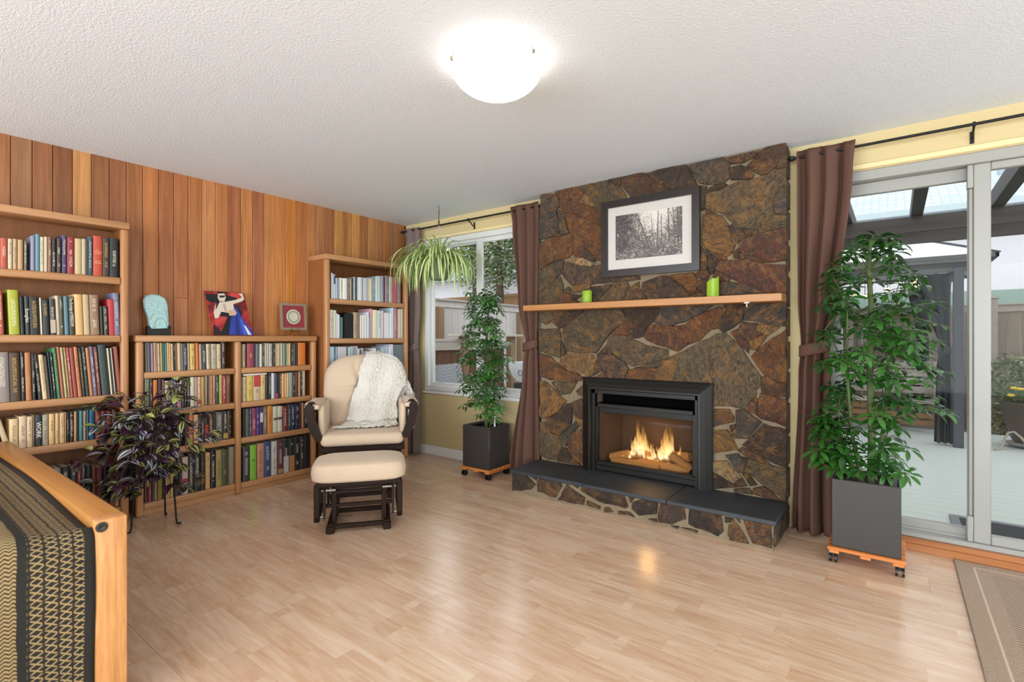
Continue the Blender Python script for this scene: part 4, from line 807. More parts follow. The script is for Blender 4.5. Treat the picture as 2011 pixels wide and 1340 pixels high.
# painting of two dancers, leaning against the boards
pt = thing('dancer_painting', 'small unframed canvas of a dancing couple, blue dress on red ground', 'painting', (.10, -1.83, zt))
TLx, TRx, BLx, BRx, Ty, By = 790, 1195, 845, 1265, 155, 626
def PC(x, y):
    v = (y-Ty)/(By-Ty); u = (x-(TLx+(BLx-TLx)*v))/((TRx-TLx)+((BRx-BLx)-(TRx-TLx))*v); u = min(max(u, 0), 1); v = min(max(v, 0), 1)
    return u, v
C0 = Vector((.125, -1.975, zt+.004)); U = Vector((0, .292, 0)); V = Vector((-.075, -.035, .335)); NRM = U.cross(V).normalized()
if NRM.x < 0: NRM = -NRM
def PP(x, y, k): u, v = PC(x, y); return C0+U*u+V*(1-v)+NRM*k
a = MB(); q = [C0, C0+U, C0+U+V, C0+V]; a.prism([p-NRM*.014 for p in q], NRM*.014); a.build('canvas', mat('canvas_edge', 'b0342c', .6), pt, smooth=False)
def shape(name, col, pts, k, var=.0, parent=pt):
    a = MB(); a.prism([PP(x, y, k) for x, y in pts], NRM*.0004); return a.build(name, mat('paint_'+name, col, .45, var=var), parent, smooth=False)
go = shape('crimson_ground', 'a02a2c', [(791, 156), (1194, 156), (1264, 625), (846, 625)], .0002)
gm_ = go.data.materials[0]; n, l = gm_.node_tree.nodes, gm_.node_tree.links; q = nnoise(n, l, objcoord(n, l, rand=False), 9, 3, .5, .6); l.new(nramp(n, l, q.outputs[0], [(.38, lin('4a1418')), (.5, lin('9c2428')), (.62, lin('c8443c'))]).outputs[0], n['Principled BSDF'].inputs['Base Color'])
shape('shadow_corner', '241018', [(850, 500), (905, 560), (930, 625), (846, 625)], .0004); shape('suit_shoulder', '181a1e', [(1000, 200), (1075, 215), (1110, 240), (1010, 262)], .001); shape('suit_leg', '14161a', [(1000, 450), (1040, 430), (1005, 625), (905, 625)], .0016); shape('dress_fold', '1c2c74', [(1080, 420), (1110, 400), (1120, 625), (1075, 625)], .0026); shape('dress_fold_light', '4a62c4', [(1130, 440), (1150, 450), (1190, 625), (1160, 625)], .0026)
shape('back_shadow', 'b8a48e', [(960, 290), (985, 285), (1000, 370), (975, 372)], .0024); shape('hair_lock', '101216', [(900, 275), (930, 270), (905, 320), (880, 365), (890, 320)], .0024)
shape('dark_hair', '14161a', [(795, 190), (915, 185), (960, 175), (1110, 215), (1110, 240), (1000, 270), (930, 270), (850, 280), (800, 255)], .0008)
shape('dark_suit', '16181c', [(930, 300), (1075, 280), (1160, 370), (1150, 430), (1030, 430), (960, 620), (915, 622), (1000, 430), (900, 420)], .0012)
shape('suit_hat', '101216', [(910, 150), (1000, 150), (1000, 170), (920, 180)], .0012)
shape('face', 'd8c6b0', [(920, 180), (985, 172), (998, 215), (980, 262), (930, 262), (915, 225)], .0018)
shape('mask_shadow', '2a2424', [(925, 200), (990, 195), (985, 215), (940, 225)], .0024)
shape('pale_torso', 'd8c8b4', [(905, 275), (1000, 262), (1100, 235), (1165, 205), (1130, 165), (1175, 160), (1190, 225), (1165, 250), (1070, 285), (1075, 350), (1020, 385), (940, 375), (905, 445), (870, 450), (862, 390), (880, 320)], .0018)
shape('hand', 'c8a888', [(1010, 360), (1080, 345), (1100, 380), (1085, 410), (1020, 415)], .0024)
shape('blue_dress', '2b3f9e', [(1075, 310), (1110, 340), (1150, 430), (1195, 500), (1262, 575), (1264, 625), (1000, 625), (1040, 430), (1080, 400)], .0020, .35)
shape('white_flash', 'dcdce0', [(1165, 510), (1190, 530), (1245, 622), (1205, 622)], .0028)
# small framed medallion on a scrolled easel
me_ = thing('framed_medallion', 'small square framed round medallion on dark red mat, on a scroll easel', 'picture', (.1, -1.345, zt+.055))
def fr(y, z, x=0): return (.125-.08*(z)+x, -1.345+y, zt+.05+z)
a = MB()
for (ya, yb, za, zb) in ((-.115, .115, .205, .224), (-.115, .115, .0, .019), (-.115, -.096, .019, .205), (.096, .115, .019, .205)):
    a.prism([fr(ya, za), fr(yb, za), fr(yb, zb), fr(ya, zb)], (.014, 0, .001))
a.build('frame', mat('taupe_frame', '8d7c68', .45), me_, smooth=False)
a = MB(); a.prism([fr(-.1, .015), fr(.1, .015), fr(.1, .21), fr(-.1, .21)], (.007, 0, 0)); a.build('mat_board', mat('crimson_mat', '8a3038', .6), me_, smooth=False)
for nm, r, col, k in (('disc', .062, 'd8ccb0', .0075), ('wreath', .054, '8a9a78', .0085), ('centre', .038, 'c9bcae', .0095)):
    a = MB(); a.prism([fr(r*math.cos(j*PI/16), .112+r*math.sin(j*PI/16), k) for j in range(32)], (.0008, 0, 0)); a.build(nm, mat('medallion_'+nm, col, .6, var=.3 if nm != 'disc' else 0, bump=(90, .5, .004)), me_, smooth=False)
ez = thing('scroll_easel', 'tiny gold wire easel with scrolled feet holding the framed medallion', 'easel', (.13, -1.345, zt))
a = MB()
for s in (-1, 1):
    sp = [(.142, -1.345+s*(.075+.02*k/14*math.cos(k*.6)+.0), zt+.022+.017*(1-k/16)*math.sin(k*.6+PI)) for k in range(0, 14)]
    a.tube(sp, .0036, 6); a.tube([(.142, -1.345+s*.03, zt+.052), (.142, -1.345+s*.05, zt+.04), (.142, -1.345+s*.062, zt+.012), (.142, -1.345+s*.08, zt+.004), (.142, -1.345+s*.097, zt+.012)], .0036, 6); a.tube([(.142, -1.345+s*.03, zt+.07), (.142, -1.345+s*.03, zt+.045), (.10, -1.345+s*.03, zt+.045)], .003, 6)
a.tube([(.142, -1.395, zt+.034), (.142, -1.295, zt+.034)], .0036, 6); a.tube([(.10, -1.345, zt+.045), (.06, -1.345, zt+.003)], .003, 6); a.tube([(.142, -1.345, zt+.034), (.10, -1.345, zt+.045)], .003, 6)
a.build('wire_frame', mat('antique_gold_wire', '7c5c34', .45, .5), ez)
# ---------------------------------------------------------------- glider chair, throw, ottoman
GZ = .902
gl = thing('glider_chair', 'beige cushioned glider chair with dark espresso wood frame in front of the corner bookcase', 'armchair', (.87, -1.183, 0), GZ)
def L(mb, name, m, parent, **k): return mb.build(name, m, parent, world=False, **k)
L(MB().box(-.295, .295, -.275, .25, .402, .492, .038, seg=4), 'seat_cushion', M['suede'], gl, ang=1.2)
TUFT = [(-.02, .52)]
def hw(v): return (.262+.068*min(1, v/.45)) * (1 if v < .55 else max(0, 1-((v-.55)/.45)**3.2)**.42)
def yc(v): return .205+.215*v
def bulge(u, v, crease=1.0):
    e = max(0, 1-abs(u)**3.5)**.55 * max(0, 1-abs(2*v-1)**5)**.5; d = .075*e
    x, z = u*.32, v*.59
    tx, tz = -.02, .54*.59
    dx, dz = x-tx, z-tz; r2 = dx*dx+dz*dz
    d -= .045*math.exp(-r2/.002)*crease
    for an in (.12, 1.95, 3.2, 4.05, 5.3):
        ca, sa_ = math.cos(an), math.sin(an); al = dx*ca+dz*sa_; pe = -dx*sa_+dz*ca
        if al > 0: d -= .034*math.exp(-(pe/.016)**2)*crease*e*max(0, 1-al/.42)
    return d
def bfront(u, v): return (hw(v)*u, yc(v)-bulge(u, v), .465+.59*v)
def bback(u, v): return (hw(v)*u, yc(v)+.03*max(0, 1-abs(u)**4)**.5*max(0, 1-abs(2*v-1)**6)**.5, .465+.59*v)
a = MB(); a.grid(lambda i, j: bfront(2*j-1, i), 44, 44); a.grid(lambda i, j: bback(1-2*j, i), 30, 20); L(a, 'back_cushion', M['suede'], gl, ang=2.5)
for s in (-1, 1):
    a = MB(); P = [(.405, .675), (.395, .708), (.36, .718), (.335, .70), (.338, .64), (.315, .56), (.275, .455), (.325, .445), (.365, .52), (.385, .59)]
    a.prism([(s*x, -.262, z) for x, z in P], (0, .045, 0)); L(a, 'arm_front', M['espresso'], gl, ang=.5)
    a = MB()
    def pad(u, v):
        y = -.27+.52*u; an = v*PI*1.0; rx = .052*(1-.15*u); top = .72-.035*u+(.012 if u < .06 else 0); e = min(1, .5+u*8, .5+(1-u)*8)
        return (s*(.352+rx*e*math.cos(PI-an)*1.0), y, top+(.03*e)*math.sin(an)-.008)
    a.grid(pad, 14, 12); a.box(s*.352-.052, s*.352+.052, -.255, .24, .675, .712, .015, seg=2); L(a, 'arm_pad', M['suede'], gl, ang=1.2)
    a = MB(); a.add([], []); a.box(min(s*.27, s*.315), max(s*.27, s*.315), -.215, .22, .47, .70, .018, seg=2); L(a, 'side_pad', M['suede'], gl, ang=1.2)
    a = MB(); a.box(s*.345-.02, s*.345+.02, -.23, .25, .655, .678, .004); a.box(s*.33-.016, s*.33+.016, .20, .24, .36, .66, .004); L(a, 'arm_rail', M['espresso'], gl)
    a = MB(); a.box(s*.265-.016, s*.265+.016, -.215, -.175, .10, .37, .005); a.box(s*.265-.016, s*.265+.016, .16, .20, .10, .37, .005); a.box(s*.265-.014, s*.265+.014, -.215, .20, .095, .135, .005); L(a, 'hanging_rail', M['espresso'], gl)
    a = MB(); a.box(s*.2-.022, s*.2+.022, -.24, .30, .02, .06, .006); a.box(s*.2-.026, s*.2+.026, -.26, -.18, 0, .035, .006); a.box(s*.2-.026, s*.2+.026, .24, .32, 0, .035, .006)
    a.box(s*.2-.018, s*.2+.018, -.13, -.09, .05, .31, .004); a.box(s*.2-.018, s*.2+.018, .11, .15, .05, .31, .004); a.box(s*.2-.018, s*.2+.018, -.16, .18, .28, .32, .004); L(a, 'base_runner', M['espresso'], gl)
    a = MB(); a.bar((s*.232, -.13, .30), (s*.232, -.19, .115), .012, .028); a.bar((s*.232, .15, .30), (s*.232, .19, .115), .012, .028); L(a, 'swing_arm', M['espresso'], gl)
a = MB(); a.box(-.30, .30, -.268, -.235, .362, .402, .006); a.box(-.30, .30, .2, .235, .362, .402, .006); a.box(-.30, -.265, -.25, .22, .362, .402, .006); a.box(.265, .30, -.25, .22, .362, .402, .006); L(a, 'seat_frame', M['espresso'], gl)
a = MB(); a.box(-.2, .2, -.13, -.09, .10, .13, .004); a.box(-.2, .2, .11, .15, .10, .13, .004); a.box(-.2, .2, -.13, -.1, .26, .30, .004); L(a, 'cross_bar', M['espresso'], gl)
for x in (-.2, -.1, 0, .1, .2): L(MB().bar((x, .235, .40), (x*1.05, .475, 1.0), .03, .012, (1, 0, 0)), 'back_slat', M['espresso'], gl)
# throw
tw = thing('throw_blanket', 'cream fleece throw blanket with fringed ends draped over the glider chair back', 'blanket', (.87, -1.183, 0), GZ)
def ztop(x):
    lo, hi = .5, 1.0
    if abs(x) >= .33: return .465+.59*.62-(abs(x)-.33)*2.0
    for _ in range(24):
        md = (lo+hi)/2
        if hw(md) > abs(x): lo = md
        else: hi = md
    return .465+.59*lo
def drape(i, j):
    v, u = i, j
    xt0, xt1, xb0, xb1 = .005, .40, -.14, .255
    k = min(1, max(0, (v-.22)/.62)); xl = xt0+(xb0-xt0)*k**1.05; xr = xt1+(xb1-xt1)*min(1, k*1.25)**.8; x = xl+(xr-xl)*u
    ph = .011*math.sin(u*13+v*3)*min(1, k*2+.2)+.012*math.sin(u*7-v*5)
    zt_ = ztop(x)+.016
    if v < .22:
        q = v/.22; z = zt_-.28*(1-q)**1.1; y = yc((z-.465)/.59)+.055+.01*math.sin(u*9)
        if q > .8: z = zt_-.28*(1-q)**1.1; y -= .05*((q-.8)/.2)**2
        return (x, y, z)
    if v < .86:
        q = (v-.22)/.64; zb = .515; z = zt_+(zb-zt_)*(q**1.08)
        vv = min(1, max(0, (z-.465)/.59)); w_ = hw(vv); uu = max(-1, min(1, x/max(.05, w_)))
        y = yc(vv)-bulge(uu, vv, .12)*.95-.018-.02*q+ph*.9 if q > .03 else yc(vv)-.03
        if abs(x) > w_: y += min(.05, (abs(x)-w_)*.4)
        return (x+.006*math.sin(z*25), y-.0, z)
    q = (v-.86)/.14; return (x-.03*q*(1-u), .10-.075*q+ph*.4, .515-.008*q+.004*math.sin(u*20))
def fleece(i, j):
    x, y, z = drape(i, j); p = Vector((x, y, z)); q = mnoise.noise(p*55)*.006+mnoise.noise(p*120)*.004+mnoise.noise(p*9)*.008
    return (x+q*.3, y-q, z+q*.35)
o = L(MB().grid(fleece, 130, 100), 'fabric', M['fleece'], tw, ang=2.5); md = o.modifiers.new('thickness', 'SOLIDIFY'); md.thickness = .012; md.offset = 1
a = MB()
for i in range(90):
    x, y, z = drape(1.0, i/89); a.tube([(x, y+.01, z), (x+R.uniform(-.01, .01), y-.03, .503+R.uniform(0, .012)), (x-.04+R.uniform(-.05, .04), y-.06-R.uniform(0, .04), .503+R.uniform(0, .014))], .0042, 5)
for i in range(26):
    x, y, z = drape(.24+.40*i/26, 1.0); a.tube([(x-.004, y, z), (x+.012, y+.004, z-.025), (x+.008+R.uniform(-.012, .014), y+.006, z-.055)], .0026, 5)
o = L(a, 'fringe', M['fleece'], tw); o['kind'] = 'stuff'
# ottoman
ot = thing('glider_ottoman', 'beige padded gliding footstool with dark espresso wood base in front of the chair', 'ottoman', (1.427, -1.625, 0), GZ)
def ocush(i, j):
    an = 2*PI*j; e = .42; c, s_ = math.cos(an), math.sin(an)
    X_ = .288*abs(c)**e*(1 if c > 0 else -1); Y_ = .195*abs(s_)**e*(1 if s_ > 0 else -1)
    prof_ = [(0.0, .312), (.93, .312), (.985, .322), (1.0, .345), (1.0, .37), (.985, .395), (.94, .414), (.8, .426), (.5, .434), (0.0, .438)]
    t_ = i*(len(prof_)-1); k = min(len(prof_)-2, int(t_)); f = t_-k; r_ = prof_[k][0]*(1-f)+prof_[k+1][0]*f; z_ = prof_[k][1]*(1-f)+prof_[k+1][1]*f
    return (X_*r_, Y_*r_, z_)
L(MB().grid(ocush, 27, 56), 'cushion', M['suede'], ot, ang=1.2)
a = MB()
for y in (-.15, .12): a.box(-.25, .25, y-.015, y+.015, .285, .312, .003)
for x in (-.235, .235): a.box(x-.014, x+.014, -.16, .14, .285, .312, .003)
L(a, 'seat_frame', M['espresso'], ot)
for s in (-1, 1):
    a = MB(); a.box(s*.168-.02, s*.168+.02, -.155, .175, .02, .055, .005); a.box(s*.168-.024, s*.168+.024, -.175, -.11, 0, .045, .007); a.box(s*.168-.024, s*.168+.024, .13, .195, 0, .045, .007); L(a, 'base_runner', M['espresso'], ot)
    a = MB(); a.box(s*.150-.015, s*.150+.015, -.105, -.075, .045, .285, .004); a.box(s*.150-.015, s*.150+.015, .09, .12, .045, .285, .004); a.box(s*.150-.013, s*.150+.013, -.11, .125, .235, .265, .003); L(a, 'upright', M['espresso'], ot)
    a = MB(); a.box(s*.245-.017, s*.245+.017, -.165, -.130, .075, .30, .005); a.box(s*.245-.017, s*.245+.017, .105, .14, .075, .30, .005); a.box(s*.245-.014, s*.245+.014, -.165, .14, .075, .11, .005); L(a, 'hanging_rail', M['espresso'], ot)
    for y in (-.105, .1): L(MB().bar((s*.205, y, .262), (s*.205, y*1.2, .085), .014, .028), 'swing_arm', M['espresso'], ot)
    for y in (-.105, .1): L(MB().tube([(s*.14, y, .25), (s*.225, y, .25)], .008, 8), 'pivot_bolt', M['nickel'], ot); L(MB().tube([(s*.195, y*1.2, .095), (s*.26, y*1.2, .095)], .007, 8), 'pivot_bolt', M['nickel'], ot)
for (y, z) in ((-.09, .262), (-.09, .232), (-.09, .150), (.105, .150), (.105, .225)): L(MB().box(-.165 if z > .2 else -.21, .165 if z > .2 else .21, y-.009, y+.009, z-.011, z+.011, .002), 'cross_bar', M['espresso'], ot)
for (y, z) in ((-.14, .035), (.16, .035)): L(MB().box(-.165, .165, y-.011, y+.011, z-.014, z+.014, .002), 'foot_bar', M['espresso'], ot)

# ---------------------------------------------------------------- plants
def leaflet(mb, base, d, up, Ln, W, droop, mi=0, seg=4, fold=.25):
    """a pointed oval leaflet of two folded halves"""
    d, up = Vector(d).normalized(), Vector(up).normalized(); sd = d.cross(up).normalized(); p = Vector(base); rows = []
    prof = [.05, .75, 1.0, .8, .04] if seg == 4 else [.05, 1, .04]
    for k in range(seg+1):
        q = k/seg; dd = (d*math.cos(droop*q)-up*math.sin(droop*q)); uu = (up*math.cos(droop*q)+d*math.sin(droop*q))
        w = W*prof[k]/2; rows.append((p-sd*w+uu*w*fold, p.copy(), p+sd*w+uu*w*fold)); p = p+dd*(Ln/seg)
    n = len(mb.v)
    for r_ in rows: mb.v += [tuple(q) for q in r_]
    for k in range(seg):
        for j in range(2): a_ = n+k*3+j; mb.f.append((a_, a_+1, a_+4, a_+3)); mb.m.append(mi)
def compound(nl, Ln, rg, m):
    mb = MB()
    for k in range(nl):
        an = 2*PI*(k+.3*rg.random())/nl; el = rg.uniform(-.25, .1); d = Vector((math.cos(an)*math.cos(el), math.sin(an)*math.cos(el), math.sin(el)))
        b0 = d*.016; l_ = Ln*rg.uniform(.8, 1.1)*(1 if k % 3 else .85); mb.tube([(0, 0, 0), b0], .0013, 4, cap=False); leaflet(mb, b0, d, (0, 0, 1), l_, l_*.37, rg.uniform(.4, .9))
    return mb.mesh('leaf', m, ang=1.5)
def umbrella_plant(label, pos, size, stems, leaves, mts, Ln, seed, planter):
    rg = random.Random(seed); x0, x1, ya, yb, z0, z1 = planter
    t = thing('potted_umbrella_plant', label, 'potted plant', ((x0+x1)/2, (ya+yb)/2, z0)); w = .012
    a = MB(); a.box(x0, x1, ya, ya+w, z0, z1, .003); a.box(x0, x1, yb-w, yb, z0, z1, .003); a.box(x0, x0+w, ya+w, yb-w, z0, z1, .003); a.box(x1-w, x1, ya+w, yb-w, z0, z1, .003); a.box(x0+w, x1-w, ya+w, yb-w, z0, z0+.02)
    a.build('planter', M['planter'], t)
    a = MB(); frame_z = z1-.008; a.box(x0+.014, x1-.014, ya+.014, ya+.035, z1-.05, frame_z, .002); a.box(x0+.014, x1-.014, yb-.035, yb-.014, z1-.05, frame_z, .002); a.box(x0+.014, x0+.035, ya+.035, yb-.035, z1-.05, frame_z, .002); a.box(x1-.035, x1-.014, ya+.035, yb-.035, z1-.05, frame_z, .002); a.build('inner_liner', M['blackplastic'], t)
    MB().box(x0+.014, x1-.014, ya+.014, yb-.014, z1-.1, z1-.035).build('soil', M['soil'], t)
    st = MB()
    for P, r in stems: st.tube(P, [r*(1-.5*i/(len(P)-1)) for i in range(len(P))], 8)
    ms_ = [compound(rg.choice((7, 8, 8, 9)), Ln, rg, m) for m in mts for _ in range(3)]
    for (px, py, pz, s) in leaves:
        p = Vector((px, py, pz)); best = min((Vector(q)-p+Vector((0, 0, .08))).length for P, r in stems for q in P); q = min((Vector(q) for P, r in stems for q in P), key=lambda q: (q-p+Vector((0, 0, .06))).length)
        out = p-q; out.z = 0; out = out.normalized() if out.length > .01 else Vector((rg.uniform(-1, 1), rg.uniform(-1, 1), 0)).normalized()
        md_ = q.lerp(p, .55)+Vector((0, 0, .02)); st.tube([q, md_, p], .0022, 5, cap=False)
        zax = (Vector((0, 0, 1))*rg.uniform(.7, 1)+out*rg.uniform(.15, .6)+Vector((rg.uniform(-.25, .25), rg.uniform(-.25, .25), 0))).normalized()
        o = link('leaf', rg.choice(ms_), t, True, tuple(p)); rot = zax.to_track_quat('Z', 'Y') @ Matrix.Rotation(rg.uniform(0, 6.28), 3, 'Z').to_quaternion()
        o.rotation_mode = 'QUATERNION'; o.rotation_quaternion = rot; o.scale = (s, s, s); WM[o.name] = Matrix.LocRotScale(p, rot, Vector((s, s, s)))
    st.build('stem', M['stem'], t); return t
def dolly(label, x0, x1, ya, yb, grp='plant dollies under the planters'):
    t = thing('plant_dolly', label, 'plant dolly', ((x0+x1)/2, (ya+yb)/2, 0), group=grp)
    n_ = 5; pw = (yb-ya)/(n_+.9*(n_-1)/4)
    for i in range(n_): y = ya+(yb-ya-pw)*i/(n_-1); MB().box(x0, x1, y, y+pw, .068, .086, .002).build('slat', M['dolly'], t)
    for x in (x0+.03, (x0+x1)/2, x1-.03): MB().box(x-.022, x+.022, ya+.005, yb-.005, .052, .068, .001).build('rail', M['dolly'], t)
    for x in (x0+.025, x1-.025):
        for y in (ya+.03, yb-.03):
            a = MB(); a.box(x-.018, x+.018, y-.018, y+.018, .046, .052); a.tube([(x, y, .052), (x, y, .035)], .009, 8); a.box(x-.010, x+.010, y-.018, y+.01, .030, .046, .004)
            c = a.build('caster', M['blackplastic'], t)
            for s in (-1, 1): MB().tube([(x+s*.008, y-.008, .0235), (x+s*.019, y-.008, .0235)], .0225, 16).build('wheel', M['blackplastic'], c)
    return t
rg = random.Random(31)
def leafset(n, z0, z1, rad, cx, cy, ok, s0=.85, s1=1.1):
    o = []; g = 0
    while len(o) < n and g < 9000:
        g += 1; z = rg.uniform(z0, z1); r_ = rad(z); an = rg.uniform(0, 6.28); d = r_*math.sqrt(rg.uniform(.12, 1)); x, y = cx+d*math.cos(an), cy+d*math.sin(an)*.85
        if not ok(x, y, z): continue
        if any((x-q[0])**2+(y-q[1])**2+(z-q[2])**2 < .0016 for q in o): continue
        o.append((x, y, z, rg.uniform(s0, s1)))
    return o
pR = (3.918, 4.213, -.46, -.165, .0875, .446); cx, cy = 4.085, -.31
stR = [([(4.085, -.33, .40), (4.09, -.33, .7), (4.08, -.32, 1.0), (4.09, -.31, 1.3), (4.075, -.31, 1.55), (4.08, -.31, 1.72)], .019),
       ([(4.06, -.34, .40), (4.0, -.36, .52), (3.96, -.36, .62), (3.94, -.37, .78)], .010), ([(4.1, -.31, .45), (4.13, -.31, .62), (4.15, -.31, .85), (4.16, -.3, 1.1), (4.17, -.3, 1.3)], .012), ([(4.04, -.34, .40), (4.0, -.35, .7), (3.98, -.35, 1.0), (3.98, -.34, 1.35)], .010)]
radR = lambda z: .28 if .85 < z < 1.42 else .32 if z <= .85 else max(.08, .295-(z-1.42)*.66)
okR = lambda x, y, z: y < -.06 and not (z < .60 and (x > 4.17 or x < 3.78 or y > -.18)) and not (x < (3.87 if z > .8 else 3.82)) and not (z < .8 and x > 4.2) and y > -.60
umbrella_plant('tall leafy green umbrella plant in a charcoal square planter beside the glass door', None, 1, stR, leafset(185, .50, 1.74, radR, cx, cy, okR)+[(rg.uniform(3.85, 4.03), rg.uniform(-.47, -.25), rg.uniform(.50, .78), rg.uniform(.85, 1.15)) for _ in range(34)]+[(rg.uniform(4.1, 4.24), rg.uniform(-.45, -.3), rg.uniform(.50, .66), 1) for _ in range(9)], [M['leaf']], .076, 5, pR)
dolly('slatted wooden plant dolly on black casters under the planter by the glass door', 3.90, 4.232, -.475, -.15)
pL = (1.19, 1.487, -.395, -.11, .0875, .442); cx, cy = 1.345, -.30
stL = [([(1.345, -.26, .40), (1.35, -.26, .7), (1.345, -.25, 1.0), (1.34, -.25, 1.3), (1.37, -.25, 1.46), (1.40, -.25, 1.6)], .014), ([(1.37, -.24, .40), (1.42, -.24, .7), (1.43, -.24, 1.0), (1.42, -.25, 1.25)], .008)]
radL = lambda z: .215 if .8 < z < 1.3 else .22 if z <= .8 else .15
okL = lambda x, y, z: y < -.10 and not (x > 1.52 and y > -.17) and not (z < .58 and rg.random() < .4)
umbrella_plant('slim umbrella plant with drooping leaves in a charcoal planter under the garden window', None, 1, stL, leafset(175, .52, 1.60, radL, cx, cy, okL, .8, 1.0), [M['leaf2'], M['leaf']], .074, 9, pL)
dolly('slatted wooden plant dolly on black casters under the planter below the garden window', 1.178, 1.495, -.405, -.10)
wg = MB().box(1.462, 1.474, -.30, -.288, .40, .53, .002).build('water_gauge', mat('clear_white_plastic', 'e6e6e6', .4)); tag(wg, 'small white plant marker stuck in the planter below the garden window', 'plant marker')

# spider plant in a hanging pot
sp = thing('hanging_spider_plant', 'hanging spider plant with long arching pale green leaves by the corner curtain', 'hanging plant', (.894, -.391, 2.4))
hc = Vector((.894, -.391, 0))
a = MB(); a.tube([hc+Vector((0, 0, 2.4)), hc+Vector((0, 0, 2.37)), hc+Vector((.012, 0, 2.355)), hc+Vector((.0, 0, 2.34)), hc+Vector((-.006, 0, 2.35))], .002, 6); a.tube([hc+Vector((0, 0, 2.345)), hc+Vector((0, 0, 2.23))], .003, 6); a.tube([hc+Vector((0, 0, 2.26)), hc+Vector((0, 0, 2.215))], .006, 8); a.build('hook', M['iron'], sp)
a = MB()
for k in range(3):
    an = 2*PI*k/3+.4; a.tube([hc+Vector((0, 0, 2.22)), hc+Vector((.11*math.cos(an), .11*math.sin(an), 1.885))], .0016, 5)
a.build('hanger_wire', mat('white_hanger_wire', 'b8b8b0', .4), sp)
MB().lathe([(.075, 1.72), (.10, 1.78), (.112, 1.885), (.118, 1.89), (.118, 1.895), (.104, 1.89), (.1, 1.86), (.01, 1.86)], 24, (hc.x, hc.y, 0)).build('pot', mat('green_pot', '6a7a52', .5), sp)
def blade(Ln, lift, rg):
    mb = MB(); p = Vector((0, 0, 0)); an = lift; rows = []; n_ = 8; cur = rg.uniform(2.6, 3.6)
    for k in range(n_+1):
        q = k/n_; w = .0125*(1-q)**.55*(.75+.25*min(1, q*6))+.0006; d = Vector((math.cos(an), 0, math.sin(an))); nrm = Vector((-math.sin(an), 0, math.cos(an)))
        rows.append([p+Vector((0, s*w, 0))+nrm*abs(s)*w*.35 for s in (-1, -.42, .42, 1)]); p = p+d*(Ln/n_); an = max(-1.62, an-cur/n_*(.55+.9*q))
    n0 = len(mb.v)
    for r_ in rows: mb.v += [tuple(q) for q in r_]
    for k in range(n_):
        for j in range(3): i0 = n0+k*4+j; mb.f.append((i0, i0+1, i0+5, i0+4)); mb.m.append(1 if j == 1 else 0)
    return mb.mesh('leaf', [M['sp_g'], M['sp_c']], ang=1.5)
rg = random.Random(3); bl = [blade(L_, li, rg) for L_, li in ((.36, .95), (.46, .8), (.52, .6), (.56, .5), (.46, .35), (.50, .2), (.40, 1.15), (.46, .0), (.54, .75))]
for k in range(296):
    an = rg.uniform(0, 2*PI); r_ = .02+.075*math.sqrt(rg.random()); p = hc+Vector((r_*math.cos(an), r_*math.sin(an), 1.872+rg.uniform(-.01, .02)))
    if p.x-hc.x < -.02 and False: continue
    me = rg.choice(bl); s = rg.uniform(.75, 1.1)
    if math.sin(an) > .5: s *= .72
    o = link('leaf', me, sp, True, tuple(p), (rg.uniform(-.15, .15), rg.uniform(-.12, .12), an+rg.uniform(-.25, .25))); o.scale = (s, s, s)

# wandering dude in a pot on an iron stand
ws = thing('iron_plant_stand', 'black wrought iron three legged plant stand holding the purple trailing plant', 'plant stand', (.425, -2.43, 0))
cs = Vector((.425, -2.43, 0))
for fx, fy in ((.515, -2.357), (.292, -2.345), (.462, -2.582)):
    f = Vector((fx, fy, 0)); o_ = (f-cs).normalized(); pts = [f+o_*.028+Vector((0, 0, .012)), f+o_*.022+Vector((0, 0, .004)), f+o_*.006+Vector((0, 0, .006)), f+Vector((0, 0, .03)), f-o_*.012+Vector((0, 0, .2)), f-o_*.006+Vector((0, 0, .35)), f+o_*.012+Vector((0, 0, .45)), f+Vector((0, 0, .52)), f-o_*.03+Vector((0, 0, .56))]
    MB().tube(pts, .0055, 8).build('leg', M['iron'], ws)
a = MB(); a.tube([cs+Vector((.115*math.cos(k*PI/12), .115*math.sin(k*PI/12), .47)) for k in range(25)], .004, 6); a.tube([cs+Vector((.12*math.cos(k*PI/12), .12*math.sin(k*PI/12), .555)) for k in range(25)], .004, 6)
for k in range(3): an = k*2.1; a.tube([cs+Vector((.115*math.cos(an), .115*math.sin(an), .47)), cs-Vector((.115*math.cos(an), .115*math.sin(an), -.47))], .003, 6)
a.build('ring', M['iron'], ws)
wd = thing('trailing_purple_plant', 'bushy trailing plant with purple and silver striped leaves on the iron stand', 'potted plant', (.425, -2.43, .475))
MB().lathe([(.085, .475), (.10, .52), (.112, .60), (.115, .61), (.105, .61), (.1, .595), (.01, .59)], 24, (cs.x, cs.y, 0)).build('pot', mat('dark_brown_pot', '3a2c24', .5), wd)
def wleaf(mats_, Ln, rg):
    mb = MB(); n_ = 6; rows = []; p = Vector((0, 0, 0)); prof = [.15, .72, .98, 1, .82, .48, .02]; an = .25
    for k in range(n_+1):
        w = Ln*.27*prof[k]; d = Vector((math.cos(an), 0, math.sin(an))); nr = Vector((-math.sin(an), 0, math.cos(an))); rows.append([p+Vector((0, s*w, 0))+nr*abs(s)*w*.3 for s in (-1, -.62, -.2, .2, .62, 1)]); p = p+d*(Ln/n_); an -= .16
    for r_ in rows: mb.v += [tuple(q) for q in r_]
    for k in range(n_):
        for j in range(5): i0 = k*6+j; mb.f.append((i0, i0+1, i0+7, i0+6)); mb.m.append(1 if j in (1, 3) else 0)
    return mb.mesh('leaf', mats_, ang=1.5)
rg = random.Random(12)
